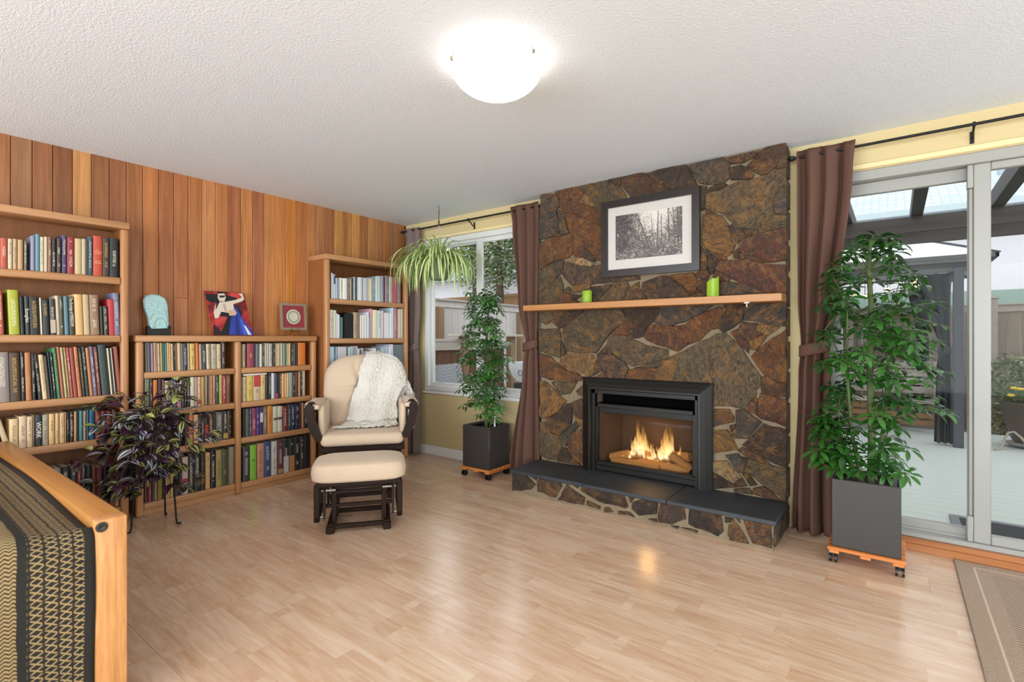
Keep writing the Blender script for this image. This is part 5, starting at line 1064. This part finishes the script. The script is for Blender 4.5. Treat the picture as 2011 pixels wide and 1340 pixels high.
wl_ = [wleaf(q, L_, rg) for q in ([M['tr_d'], M['tr_s']], [M['tr_p'], M['tr_s']], [M['tr_p'], M['tr_p']], [M['tr_d'], M['tr_o']], [M['tr_o'], M['tr_o']], [M['tr_d'], M['tr_d']]) for L_ in (.072, .092)]
wwt = [3, 3, 2.5, 2.5, 1.5, 1.5, 4, 4, .7, .8, 3, 3]
rv = Vector((.796, .605, 0)); fv = Vector((.605, -.796, 0)); stm = MB(); spots = []
vines = []
for k in range(74):
    a_ = rg.uniform(-1, 1); dep = rg.uniform(-.10, .24); tgt = cs+rv*((a_*rg.uniform(.10, .335)-.03))+fv*dep; zt_ = rg.choice((rg.uniform(.60, .80), rg.uniform(.30, .66), rg.uniform(.20, .5)))
    if a_ > .05: zt_ += .04
    vines.append((tgt, zt_))
for s_, z_ in ((.14, .93), (.17, .88), (.11, .86), (.05, .82), (.36, .72), (.38, .60), (.34, .56), (-.33, .64), (-.31, .76), (-.26, .80), (-.34, .30), (-.26, .22), (-.18, .20), (-.05, .34), (.14, .28), (.17, .24), (.12, .38)): vines.append((cs+rv*s_+fv*rg.uniform(0, .12), z_))
for tgt, zt_ in vines:
    tgt.x = max(.245, tgt.x); p0 = cs+Vector((rg.uniform(-.06, .06), rg.uniform(-.06, .06), .6)); mid = p0.lerp(Vector((tgt.x, tgt.y, 0)), .55); mid.z = max(.68, zt_+.06)+rg.uniform(0, .06); P2 = Vector((tgt.x, tgt.y, zt_)); pts = []
    for i in range(8): q = i/7; pts.append(p0*(1-q)**2+mid*2*q*(1-q)+P2*q*q)
    stm.tube(pts, .0022, 5); d0 = (P2-p0); d0.z = 0
    for i in range(2, 8):
        if rg.random() < .22 and i < 6: continue
        d = pts[i]-pts[i-1]; an = math.atan2(d.y, d.x)+(1 if i % 2 else -1)*rg.uniform(.3, 1.5); spots.append((pts[i], an, rg.uniform(-.5, .7)))
        if i == 7:
            for e in (-.9, 0, .9): spots.append((pts[i], math.atan2(d.y, d.x)+e, rg.uniform(-.2, .6)))
rg.shuffle(spots)
for i, (p, an, pi_) in enumerate(spots):
    if i >= 298: break
    me = rg.choices(wl_, wwt)[0]; o = link('leaf', me, wd, True, tuple(p), (rg.uniform(-.6, .6), pi_, an)); s = rg.uniform(.8, 1.2); o.scale = (s, s, s)
xs = MB()
for (p, an, pi_) in spots[298:]:
    me = rg.choices(wl_, wwt)[0]; T = Matrix.LocRotScale(p, __import__('mathutils').Euler((rg.uniform(-.6, .6), pi_, an)), Vector((1, 1, 1))); n0 = len(xs.v); xs.v += [tuple(T @ v.co) for v in me.vertices]; mi_ = [M_.name for M_ in me.materials]
    for f in me.polygons: xs.f.append(tuple(n0+j for j in f.vertices)); xs.m.append(('tr_d tr_s tr_p tr_o'.split().index({'wandering_leaf_dark': 'tr_d', 'wandering_leaf_silver': 'tr_s', 'wandering_leaf_purple': 'tr_p', 'wandering_leaf_olive': 'tr_o'}[mi_[f.material_index]])))
if xs.v: o = xs.build('foliage', [M['tr_d'], M['tr_s'], M['tr_p'], M['tr_o']], wd, ang=1.5); o['kind'] = 'stuff'
stm.build('stem', mat('purple_stem', '5a3440', .5), wd)

# ---------------------------------------------------------------- sofa end in the left foreground, rug
so = thing('wood_framed_sofa', 'wooden framed sofa draped in black and tan woven cloth, left foreground', 'sofa', (1.25, -3.35, 0))
MB().box(.25, 2.1485, -3.166, -3.086, .545, .62, .004, seg=2).build('back_rail', M['pine'], so)
MB().box(2.149, 2.209, -3.1665, -3.0855, .0, .6203, .004, seg=2).build('end_post', M['pineV'], so); MB().box(.26, .32, -3.1665, -3.0855, .0, .545, .003).build('end_post', M['pineV'], so); MB().box(.32, 2.15, -3.15, -3.10, .08, .14, .003).build('lower_rail', M['pine'], so)
MB().lathe([(.016, -.001), (.016, .003), (.012, .004), (.007, .0035), (.004, .002)], 20, capb=True).build('bolt', mat('dark_steel', '3c3a34', .4, .7), so, loc=(2.2085, -3.152, .60), rot=(0, PI/2, 0))
m, t, n, l, b = nt('woven_throw'); tc = n.new('ShaderNodeTexCoord'); sx = n.new('ShaderNodeSeparateXYZ'); l.new(tc.outputs['Object'], sx.inputs[0])
uu = nmath(n, l, 'SUBTRACT', -3.17, sx.outputs['Y']); vv = nmath(n, l, 'SUBTRACT', sx.outputs['X'], sx.outputs['Z'])
wob = nnoise(n, l, tc.outputs['Object'], 25, 2); uu = nmath(n, l, 'ADD', uu, nmath(n, l, 'MULTIPLY', nmath(n, l, 'SUBTRACT', wob.outputs[0], .5), .008))
def tri(x, per): return nmath(n, l, 'ABSOLUTE', nmath(n, l, 'SUBTRACT', nmath(n, l, 'FRACT', nmath(n, l, 'DIVIDE', x, per)), .5))
sl = nmath(n, l, 'MULTIPLY', uu, .62)
xa = nmath(n, l, 'LESS_THAN', tri(nmath(n, l, 'ADD', vv, sl), .0205), .11); xb = nmath(n, l, 'LESS_THAN', tri(nmath(n, l, 'SUBTRACT', vv, sl), .0205), .11)
gap = nmath(n, l, 'GREATER_THAN', tri(uu, .033), .07); rowg = nmath(n, l, 'GREATER_THAN', tri(vv, .041), .045)
pA = nmath(n, l, 'MULTIPLY', nmath(n, l, 'MULTIPLY', nmath(n, l, 'MAXIMUM', xa, xb), gap), rowg)
zig2 = nmath(n, l, 'ADD', vv, nmath(n, l, 'MULTIPLY', tri(uu, .018), .014)); pB = nmath(n, l, 'GREATER_THAN', tri(zig2, .0115), .2)
fA = nmath(n, l, 'MULTIPLY', nmath(n, l, 'GREATER_THAN', uu, .024), nmath(n, l, 'LESS_THAN', uu, .152)); fB = nmath(n, l, 'GREATER_THAN', uu, .174)
ink = nmath(n, l, 'ADD', nmath(n, l, 'MULTIPLY', pA, fA), nmath(n, l, 'MULTIPLY', pB, fB))
l.new(nmix(n, l, nmath(n, l, 'MULTIPLY', ink, .95), lin('201e18'), lin('a48a5c')), b.inputs['Base Color']); b.inputs['Roughness'].default_value = .9
yq = nnoise(n, l, tc.outputs['Object'], 240, 2); nbump(n, l, nmath(n, l, 'ADD', ink, nmath(n, l, 'MULTIPLY', yq.outputs[0], .5)), b, .5, .004)
def sofa(i, j):
    # cross-section along x (i) over the rounded end, j across y
    y = -3.168-.60*j; zt_ = .612-.012*math.sin(j*14)*min(1, j*6)-.016*math.exp(-(j*14)**2)
    if i < .55: x = .27+(2.165-.27)*(i/.55); return (x, y+.004*math.sin(x*5), zt_-.010*math.sin(x*3.3+.6)*math.exp(-(j/.08)**2))
    if i < .68: q = (i-.55)/.13*PI/2; return (2.165+.04*math.sin(q), y, zt_-.04*(1-math.cos(q)))
    q = (i-.68)/.32; return (2.205+.006*math.sin(q*6+j*9), y, (zt_-.04)*(1-q)+.03*q)
o = MB().grid(sofa, 70, 44).build('woven_throw', m, so, ang=2.5); md = o.modifiers.new('thickness', 'SOLIDIFY'); md.thickness = .008; md.offset = -1
MB().box(.28, 2.19, -3.76, -3.172, .06, .585, .03, seg=2).build('seat_block', mat('dark_upholstery', '2a2620', .9), so)
m, t, n, l, b = nt('ribbed_rug'); tc = n.new('ShaderNodeTexCoord'); sx = n.new('ShaderNodeSeparateXYZ'); l.new(tc.outputs['Object'], sx.inputs[0])
ex = nmath(n, l, 'MINIMUM', nmath(n, l, 'SUBTRACT', sx.outputs['X'], 4.437), nmath(n, l, 'SUBTRACT', -.045, sx.outputs['Y']))
rib = nmath(n, l, 'SINE', nmath(n, l, 'MULTIPLY', nmath(n, l, 'ADD', sx.outputs['Y'], nmath(n, l, 'MULTIPLY', sx.outputs['X'], .4)), 260)); fine = nnoise(n, l, tc.outputs['Object'], 260, 2)
inr = nmath(n, l, 'MULTIPLY', nmath(n, l, 'GREATER_THAN', ex, .135), nmath(n, l, 'LESS_THAN', ex, .235)); in2 = nmath(n, l, 'GREATER_THAN', ex, .27)
dia = nmath(n, l, 'SINE', nmath(n, l, 'MULTIPLY', nmath(n, l, 'SUBTRACT', sx.outputs['X'], sx.outputs['Y']), 150))
ht = nmath(n, l, 'ADD', nmath(n, l, 'ADD', nmath(n, l, 'MULTIPLY', rib, inr), nmath(n, l, 'MULTIPLY', nmath(n, l, 'MULTIPLY', dia, in2), .5)), nmath(n, l, 'MULTIPLY', fine.outputs[0], 1.2))
line = nmath(n, l, 'LESS_THAN', nmath(n, l, 'ABSOLUTE', nmath(n, l, 'SUBTRACT', ex, .075)), .004)
c0 = nmix(n, l, nramp(n, l, ht, [(.0, (0,0,0)), (1.2, (1,1,1))]).outputs[0], lin('84705e'), lin('b39c86')); l.new(nmix(n, l, line, c0, lin('c8b4a0')), b.inputs['Base Color'])
b.inputs['Roughness'].default_value = .95; nbump(n, l, ht, b, .7, .006)
rg_ = MB().box(4.437, 5.75, -2.6, -.045, .0005, .009, .003).build('area_rug', m); tag(rg_, 'brown ribbed rug on the floor by the glass door', 'rug')
# ---------------------------------------------------------------- outdoors
struct(MB().box(-30, 30, .13, 40, -.35, -.25).build('ground', mat('garden_soil', '7a7466', .9, var=.3)))
dk = thing('wooden_deck', 'pale grey wooden deck of long boards outside the glass door', 'deck', (5, 3, -.1))
dm = mat('grey_deck_paint', 'b4bdb8', .55, bump=(40, .15, .004), var=.05)
for i in range(39): y = .15+i*.142; MB().box(1.9, 8.5, y, y+.137, -.13, -.1, .002).build('plank', dm, dk)
MB().box(1.9, 8.5, .15, 5.65, -.25, -.135).build('joists', M['blackflat'], dk, smooth=False)
matm = mat('black_rubber_mat', '2b2d31', .8, bump=(120, .8, .01)); a = MB(); a.box(4.50, 5.4, .60, 1.22, -.0995, -.09, .003)
o = a.build('door_mat', matm); tag(o, 'black rubber doormat on the deck outside the sliding door', 'doormat')
a = MB(); gm = mat('grey_mat_edge', '6f7378', .8)
a.box(4.50, 4.55, .60, 1.22, -.0899, -.087); a.box(4.55, 5.4, 1.17, 1.22, -.0899, -.087); a.build('edge_strip', gm, o, smooth=False)
dark = wood('dark_stained_timber', '3a3734', '55504c', 'x', 14, .6); darky = wood('dark_stained_rafter', '2c2b2a', '413e3a', 'y', 14, .6)
pg = thing('pergola', 'dark stained timber pergola over the deck outside the sliding door', 'pergola', (4.5, 1.6, -.1))
MB().box(2.2, 7.5, 2.18, 2.225, 2.15, 2.293, .003).build('beam', dark, pg); MB().box(2.2, 7.5, 2.88, 2.925, 2.15, 2.293, .003).build('beam', dark, pg)
for x in (2.72, 3.25, 3.78, 4.30, 4.828, 5.355, 5.88, 6.4): MB().box(x, x+.085, .14, 3.15, 2.293, 2.43, .003).build('rafter', darky, pg)
for x in (2.25, 7.35): MB().box(x, x+.12, 2.2, 2.32, -.1, 2.15, .004).build('post', dark, pg); MB().box(x, x+.12, 2.78, 2.9, -.1, 2.15, .004).build('post', dark, pg)
# gazebo
gz = thing('gazebo', 'charcoal metal gazebo with pale hipped roof standing on the far side of the deck', 'gazebo', (3.6, 5.6, -.1))
char = mat('charcoal_metal', '3e4249', .5); lite = mat('pale_roof_panel', 'dfe3ea', .5); char2 = mat('charcoal_fascia', '5a5a58', .55)
for x, y in ((4.735, 4.28), (1.9, 4.28), (4.73, 6.5), (1.9, 6.5)): MB().box(x, x+.095, y, y+.095, -.1, 2.05, .004).build('post', char, gz)
X0, X1, Y0, Y1 = 1.5, 5.12, 4.2, 6.85; ax, ay = 3.3, 5.5
a = MB(); a.add([(X0, Y0, 2.165), (X1, Y0, 2.165), (X1, Y1, 2.165), (X0, Y1, 2.165), (ax, ay, 2.95)], [(0, 1, 4), (1, 2, 4), (2, 3, 4), (3, 0, 4)]); o = a.build('roof_panel', lite, gz, smooth=False); md = o.modifiers.new('t', 'SOLIDIFY'); md.thickness = .02
a = MB()
for x, y in ((X0, Y0), (X1, Y0), (X1, Y1), (X0, Y1)): a.bar((x, y, 2.17), (ax, ay, 2.96), .05, .02)
a.build('hip_rib', char, gz, smooth=False)
a = MB(); a.box(X0, X1, Y0, Y0+.03, 2.12, 2.17); a.box(X0+.2, X1-.25, Y0+.13, Y0+.18, 1.99, 2.10); a.box(X1-.03, X1, Y0, Y1, 2.12, 2.17); a.box(X0, X1, Y1-.03, Y1, 2.12, 2.17); a.box(X1-.34, X1-.29, Y0+.15, Y1-.2, 1.99, 2.10); a.build('fascia', char2, gz, smooth=False)
net = mat('dark_netting_cloth', '2c2e32', .8)
def gcurt(rows, y, n_, sd, parent):
    rows = sorted(rows, reverse=True)
    def fn(u, v):
        z = rows[0][0]+(rows[-1][0]-rows[0][0])*u
        xl, xr = rows[-1][1:]
        for r0, r1 in zip(rows, rows[1:]):
            if r1[0] <= z <= r0[0]: f = (r0[0]-z)/(r0[0]-r1[0]); f = f*f*(3-2*f); xl = r0[1]+(r1[1]-r0[1])*f; xr = r0[2]+(r1[2]-r0[2])*f; break
        return (xl+(xr-xl)*v, y+.05*math.sin(v*n_*2*PI+sd), z)
    o = MB().grid(fn, 30, n_*10).build('curtain_panel', net, parent, ang=2.5); md = o.modifiers.new('t', 'SOLIDIFY'); md.thickness = .004; return o
gcurt([(1.98, 4.40, 4.73), (1.6, 4.50, 4.72), (1.06, 4.62, 4.72), (.8, 4.59, 4.73), (-.08, 4.57, 4.745)], 4.42, 3, .3, gz)
MB().box(4.60, 4.73, 4.355, 4.485, .99, 1.09, .02, seg=2).build('tie_band', net, gz)
gcurt([(1.98, 4.35, 4.62), (1.2, 4.45, 4.6), (-.05, 4.30, 4.62)], 6.4, 3, 1, gz)
for i, (x, y, z) in enumerate(((4.42, 4.9, 1.93), (4.1, 5.0, 1.86), (3.86, 4.7, 1.76), (3.74, 4.8, 1.80), (3.95, 4.9, 2.0))):
    o = thing('lantern', ['warm lit lantern hanging under the gazebo roof near its dark curtain', 'second small lit lantern under the gazebo roof, behind the umbrella plant', 'lowest lit lantern under the gazebo roof, just right of the brown curtain', 'lit lantern under the gazebo roof nearest the brown door curtain', 'highest lit lantern under the gazebo roof above the umbrella plant leaves'][i], 'lantern', (x, y, z), group='warm lanterns under the gazebo roof'); k = 1 if i == 0 else .45
    MB().lathe([(.02*k, -.06*k), (.055*k, -.03*k), (.06*k, .02*k), (.03*k, .06*k)], 14, (x, y, z)).build('globe', emis('lantern_light', 'ffdc98', 3.5), o)
    MB().tube([(x, y, z+.05*k), (x, y, z+.16)], .004, 6).lathe([(.035*k, .055*k), (.02*k, .075*k)], 12, (x, y, z)).build('cap', M['iron'], o)
bn = thing('garden_bench', 'weathered grey wooden garden bench inside the gazebo, behind the umbrella plant', 'bench', (4.0, 5.4, -.1)); bw = wood('weathered_grey_wood', '8d857b', 'b3aba2', 'x', 18, .7); bb = wood('brown_lattice_wood', '6e5238', '8d6c4c', 'x', 18, .7)
for k in range(4): MB().box(3.3, 4.72, 5.2+k*.11, 5.295+k*.11, .30, .33, .003).build('seat_slat', bw, bn)
for k in range(4): MB().box(3.3, 4.72, 5.66+k*.015, 5.69+k*.015, .40+k*.12, .50+k*.12, .003).build('back_slat', bw, bn)
for x in (3.35, 4.62): MB().box(x, x+.06, 5.2, 5.26, -.1, .52, .003).build('leg', bw, bn); MB().box(x, x+.06, 5.62, 5.68, -.1, .86, .003).build('leg', bw, bn); MB().box(x-.01, x+.07, 5.17, 5.68, .52, .55, .003).build('arm', bw, bn)
for k in range(3): MB().box(3.41, 4.62, 5.22, 5.24, .0+k*.1, .07+k*.1, .002).build('front_slat', bb, bn)
# back fence with post, shrub, flower pot, hose
fw = wood('weathered_fence', '6a5a4a', '9a8a78', 'z', 10, .8, bump=.3); fw2 = wood('fence_rail', '8d8375', 'b0a698', 'x', 10, .8)
bf = thing('garden_fence', 'weathered brown board fence at the back of the deck', 'fence', (5.2, 7.05, -.25))
for i in range(38):
    x = 1.6+i*.152; MB().box(x, x+.148, 7.05, 7.07, -.25, 1.60+R.uniform(-.005, .005), .002).build('board', fw, bf)
MB().box(1.6, 7.4, 7.02, 7.09, 1.60, 1.70, .004).build('top_rail', fw2, bf); MB().box(1.6, 7.4, 6.99, 7.12, 1.70, 1.725, .003).build('cap_rail', fw2, bf)
for x in (1.7, 3.5, 5.33, 7.1): MB().box(x, x+.1, 6.96, 7.05, -.25, 1.80, .004).build('post', fw2, bf); MB().box(x-.02, x+.12, 6.94, 7.07, 1.80, 1.83, .004).build('post_cap', fw2, bf)
tp = MB().box(1.5, 9.0, 8.2, 8.25, 1.2, 2.02, .004).build('green_panel_fence', mat('pale_green_panel', '8fa89c', .6)); tag(tp, 'pale green panelled fence behind the brown board fence', 'fence')
def bush(name, label, cat, c, rad, n_, cols, size, seed, trunk=None, grp=None):
    rg = random.Random(seed); t = thing(name, label, cat, (c[0], c[1], trunk[0] if trunk else c[2]-rad[2]), group=grp); a = MB()
    for _ in range(n_):
        while True:
            p = Vector((rg.uniform(-1, 1), rg.uniform(-1, 1), rg.uniform(-1, 1)))
            if .3 < p.length < 1: break
        p *= 1-.25*mnoise.noise(p*2.3+Vector((seed, 0, 0))); q = Vector((c[0]+p.x*rad[0], c[1]+p.y*rad[1], c[2]+p.z*rad[2])); d = Vector((rg.uniform(-1, 1), rg.uniform(-1, 1), rg.uniform(-.8, .5))).normalized(); s = size*rg.uniform(.6, 1.3)
        leaflet(a, q, d, d.orthogonal()+Vector((0, 0, .5)), s, s*.4, .4, rg.randrange(len(cols)), seg=2)
    o = a.build('foliage', cols, t, smooth=False); o['kind'] = 'stuff'
    if trunk:
        b_ = MB(); b_.tube([(c[0], c[1], trunk[0]), (c[0]+.05, c[1], (trunk[0]+c[2])/2), (c[0], c[1], c[2]+rad[2]*.6)], [trunk[1], trunk[1]*.8, trunk[1]*.3], 8); b_.build('trunk', mat('bark', '5a4a3c', .9), t)
    return t
gA, gB, gC = mat('shrub_green', '6f7f4a', .6), mat('shrub_pale', 'a0a878', .6), mat('shrub_dark', '3c4a2a', .6)
bush('garden_shrub', 'green shrub with small pale leaves in front of the brown fence', 'shrub', (5.62, 6.3, .38), (.5, .4, .62), 2400, [gA, gB, gC], .075, 3)
bush('garden_shrub', 'darker leafy shrub further right along the brown fence', 'shrub', (6.5, 6.4, .45), (.5, .4, .7), 900, [gA, gC], .09, 4)
fpt = thing('flower_planter', 'large round brown plastic planter with yellow marigolds on the deck', 'planter', (5.44, 4.79, -.1))
MB().lathe([(.12, -.045), (.15, .0), (.2, .18), (.245, .40), (.262, .415), (.262, .44), (.24, .44), (.23, .40), (.01, .39)], 32, (5.44, 4.79, 0)).build('pot', mat('bronze_plastic', '584c42', .45), fpt)
MB().lathe([(.16, -.08), (.2, -.06), (.21, -.045), (.02, -.046)], 28, (5.44, 4.79, 0)).build('saucer', mat('grey_saucer', '9a9a94', .5), fpt)
rg = random.Random(8); a = MB(); cs3 = [gA, mat('marigold_leaf', '587a34', .5)]
for _ in range(420):
    r_ = .24*math.sqrt(rg.random()); an = rg.uniform(0, 6.28); d = Vector((rg.uniform(-1, 1), rg.uniform(-1, 1), rg.uniform(0, 1))).normalized(); leaflet(a, (5.44+r_*math.cos(an), 4.79+r_*math.sin(an), .42+rg.uniform(0, .15)), d, (0, .3, 1), .07, .03, .5, rg.randrange(2), seg=2)
o = a.build('leaves', cs3, fpt, smooth=False); o['kind'] = 'stuff'
ym, om = mat('marigold_yellow', 'e8c024', .6), mat('marigold_orange', 'e0922a', .6)
for k, (dx, dy, z) in enumerate(((-.14, -.1, .60), (-.09, -.14, .595), (-.03, -.13, .62), (-.17, -.16, .52), (.02, -.08, .63), (.09, -.12, .60), (.15, -.05, .58))): MB().lathe([(.006, -.015), (.03, -.005), (.034, .008), (.022, .018), (.004, .02)], 10, (5.44+dx, 4.79+dy, z)).build('marigold', om if k in (2, 5) else ym, fpt)
o = MB().tube([(5.10, 4.35, -.088), (5.16, 4.45, -.08), (5.2, 4.5, .02), (5.23, 4.5, .10), (5.28, 4.52, .11), (5.34, 4.5, .05), (5.4, 4.45, -.06), (5.5, 4.4, -.088)], .012, 8).build('garden_hose', mat('beige_hose', '9d9484', .5)); tag(o, 'beige garden hose looping on the deck beside the flower planter', 'hose')
# neighbouring houses
ho = thing('neighbour_house', 'neighbouring white house with a pale blue grey shingled roof beyond the fence', 'house', (5, 11, -.25)); hw_ = mat('white_siding', 'e8e6ec', .6)
MB().box(0, 11, 10, 16, -.25, 3.75).build('wall', hw_, ho, smooth=False)
m, t, n, l, b = nt('pale_shingles'); wv = n.new('ShaderNodeTexBrick'); wv.inputs['Scale'].default_value = 1; wv.inputs['Brick Width'].default_value = .3; wv.inputs['Row Height'].default_value = .14; wv.inputs['Mortar Size'].default_value = .012
wv.inputs['Color1'].default_value = (*lin('b4c4d0'), 1); wv.inputs['Color2'].default_value = (*lin('c8d6e0'), 1); wv.inputs['Mortar'].default_value = (*lin('98a8b4'), 1)
l.new(objcoord(n, l, rand=False), wv.inputs['Vector']); l.new(wv.outputs[0], b.inputs['Base Color']); b.inputs['Roughness'].default_value = .55
a = MB(); a.prism([(-.4, 9.6, 3.72), (-.4, 9.6, 3.82), (-.4, 13, 5.4), (-.4, 16.5, 3.82), (-.4, 16.5, 3.72)], (11.8, 0, 0)); a.build('roof', m, ho, smooth=False)
MB().box(-.4, 11.4, 9.5, 9.6, 3.72, 3.84).build('gutter', mat('pale_gutter', 'c4d4da', .5), ho, smooth=False)
for x in (4.1, 6.0): MB().box(x, x+.4, 11.7, 11.95, 4.80, 4.98, .01).build('roof_vent', mat('roof_vent_grey', 'a8b8c4', .5), ho)
h2 = thing('neighbour_house', 'white neighbouring house partly hidden behind the evergreen trees', 'house', (-7, 12, -.25)); MB().box(-13, -3.2, 10.5, 15, -.25, 3.4).build('wall', hw_, h2, smooth=False)
a = MB(); a.prism([(-13.4, 10, 3.35), (-13.4, 10, 3.45), (-13.4, 12.8, 4.8), (-13.4, 15.4, 3.45)], (10.6, 0, 0)); a.build('roof', m, h2, smooth=False); MB().box(-4.4, -3.6, 10.47, 10.5, 2.0, 3.0).build('window', mat('blue_window', '7c98c0', .3), h2, smooth=False)
# side fence seen through the garden window
sfw = wood('silver_fence_board', 'b5afab', 'd4d0cd', 'z', 9, .8, bump=.3); sfr = wood('silver_fence_rail', '9a9188', 'bdb5ac', 'y', 9, .8); sfp = wood('brown_fence_post', '7c6248', '9d8266', 'z', 9, .8)
sf = thing('side_fence', 'tall silver grey board fence seen through the garden window', 'fence', (-1.2, 3.5, -.25))
for i in range(42): y = .5+i*.134; MB().box(-1.24, -1.22, y, y+.130, -.25, 1.66, .002).build('board', sfw, sf)
MB().box(-1.25, -1.2, .5, 6.2, 1.66, 1.755, .003).build('top_rail', sfw, sf); MB().box(-1.30, -1.16, .5, 6.2, 1.755, 1.785, .003).build('cap_rail', sfr, sf)
for y in (1.6, 3.62, 5.6): MB().box(-1.21, -1.12, y, y+.11, -.25, 1.655, .004).build('post', sfp, sf)
bfb = thing('far_fence', 'brown board fence beyond the silver fence, under the trees', 'fence', (-4, 8.5, -.25)); fbw = wood('brown_far_board', '7c5c3c', 'a07c54', 'z', 9, .8)
for i in range(30): x = -9+i*.2; MB().box(x, x+.195, 8.5, 8.52, -.25, 2.45, .002).build('board', fbw, bfb)
MB().box(-9, -3, 8.46, 8.5, 2.45, 2.54, .003).build('top_rail', mat('far_rail', '8a6c4c', .8), bfb)
lf = thing('low_patio_gate', 'low patio fence of dark red brown boards with pale rail and capped posts', 'fence', (-.5, 1.7, -.1)); dbw = wood('red_brown_board', '5c4234', '7c5a46', 'z', 9, .8); plr = wood('pale_worn_rail', 'a59d92', 'c4bdb3', 'y', 9, .8)
for i in range(16): y = .35+i*.128; MB().box(-.56, -.54, y, y+.122, -.1, 1.06, .002).build('board', dbw, lf)
MB().box(-.54, -.50, .35, 1.41, 1.035, 1.145, .004).build('rail', plr, lf); MB().box(-.58, -.49, .35, 1.41, 1.145, 1.185, .004).build('cap_rail', plr, lf); MB().box(-.54, -.50, 1.53, 2.47, 1.035, 1.145, .004).build('rail', plr, lf)
for y in (1.412, 2.47): MB().box(-.56, -.46, y, y+.11, -.1, 1.215, .004).build('post', sfp, lf); MB().box(-.64, -.38, y-.13, y+.2, 1.215, 1.25, .006).build('post_cap', plr, lf)
wkm, t, n, l, b = nt('grey_wicker'); wv = n.new('ShaderNodeTexChecker'); wv.inputs['Scale'].default_value = 62; l.new(objcoord(n, l, (1, 1, 1), False), wv.inputs['Vector']); wv.inputs['Color1'].default_value = (*lin('b8bcc4'), 1); wv.inputs['Color2'].default_value = (*lin('3a3d44'), 1); l.new(wv.outputs[0], b.inputs['Base Color']); nbump(n, l, wv.outputs['Fac'], b, .6, .01)
wc = thing('wicker_chair', 'grey wicker patio chair back seen through the lower left of the garden window', 'chair', (-.15, .75, -.1))
MB().prism([(-.36, .72, .35), (.22, .62, .35), (.20, .63, .55), (.10, .66, .885), (.04, .67, .895), (-.36, .74, .86)], (.02, .07, 0)).build('backrest', wkm, wc, smooth=False); MB().box(-.36, .18, .70, 1.25, .25, .36, .02).build('seat', wkm, wc)
for x, y in ((-.35, .74), (.12, .74), (-.35, 1.19), (.12, 1.19)): MB().box(x, x+.05, y, y+.05, -.25, .26, .004).build('leg', wkm, wc)
gr = thing('barbecue_grill', 'silver lidded barbecue grill seen through the garden window by the curtain', 'barbecue', (.62, 1.5, -.1)); sil = mat('silver_enamel', 'c8ccd0', .35, .3)
a = MB(); P = [(.40, .90), (1.06, .90), (1.05, .80), (1.0, .72), (.92, .67), (.80, .65), (.66, .65), (.54, .67), (.46, .73), (.41, .82)]; a.prism([(x, 1.28, z) for x, z in P], (0, .4, 0)); a.build('lid', sil, gr, ang=.5)
for dx, r_ in ((0, .032), (.10, .032)): MB().tube([(.585+dx+r_*math.cos(k*PI/10), 1.276, .775+dx*.2+r_*math.sin(k*PI/10)) for k in range(21)], .006, 6).build('gauge_ring', mat('grey_gauge', '7c8086', .4), gr)
MB().box(.46, 1.0, 1.3, 1.66, .52, .65, .01).build('firebox', mat('grill_black', '3a3c40', .5), gr); MB().box(.34, 1.12, 1.29, 1.68, .49, .52, .006).build('side_shelf', sil, gr)
for x in (.46, .94): MB().box(x, x+.05, 1.33, 1.63, -.25, .49, .004).build('leg', mat('grill_leg', '4a4c50', .5), gr)
# trees beyond the side fence
tA, tB, tC = mat('fir_green', '6a7c54', .7), mat('fir_dark', '4a5a3c', .7), mat('fir_pale', '98a67c', .7)
for (x, y, z, rx, rz, n_, sd, lb) in ((-3.7, 6.2, 3.75, 1.35, 1.4, 9500, 21, 'dense evergreen tree beyond the side fence, left in the garden window'), (-1.75, 7.9, 3.95, 1.25, 1.5, 9500, 22, 'drooping dark evergreen tree, right in the garden window'), (-6.0, 7.9, 4.3, 1.5, 1.7, 5000, 23, 'paler evergreen tree furthest left beyond the side fence')): bush('evergreen_tree', lb, 'tree', (x, y, z), (rx, .8, rz), n_, [tA, tB, tC], .11, sd, trunk=(-.25, .14), grp='evergreens beyond the side fence')
bpy.context.view_layer.update()
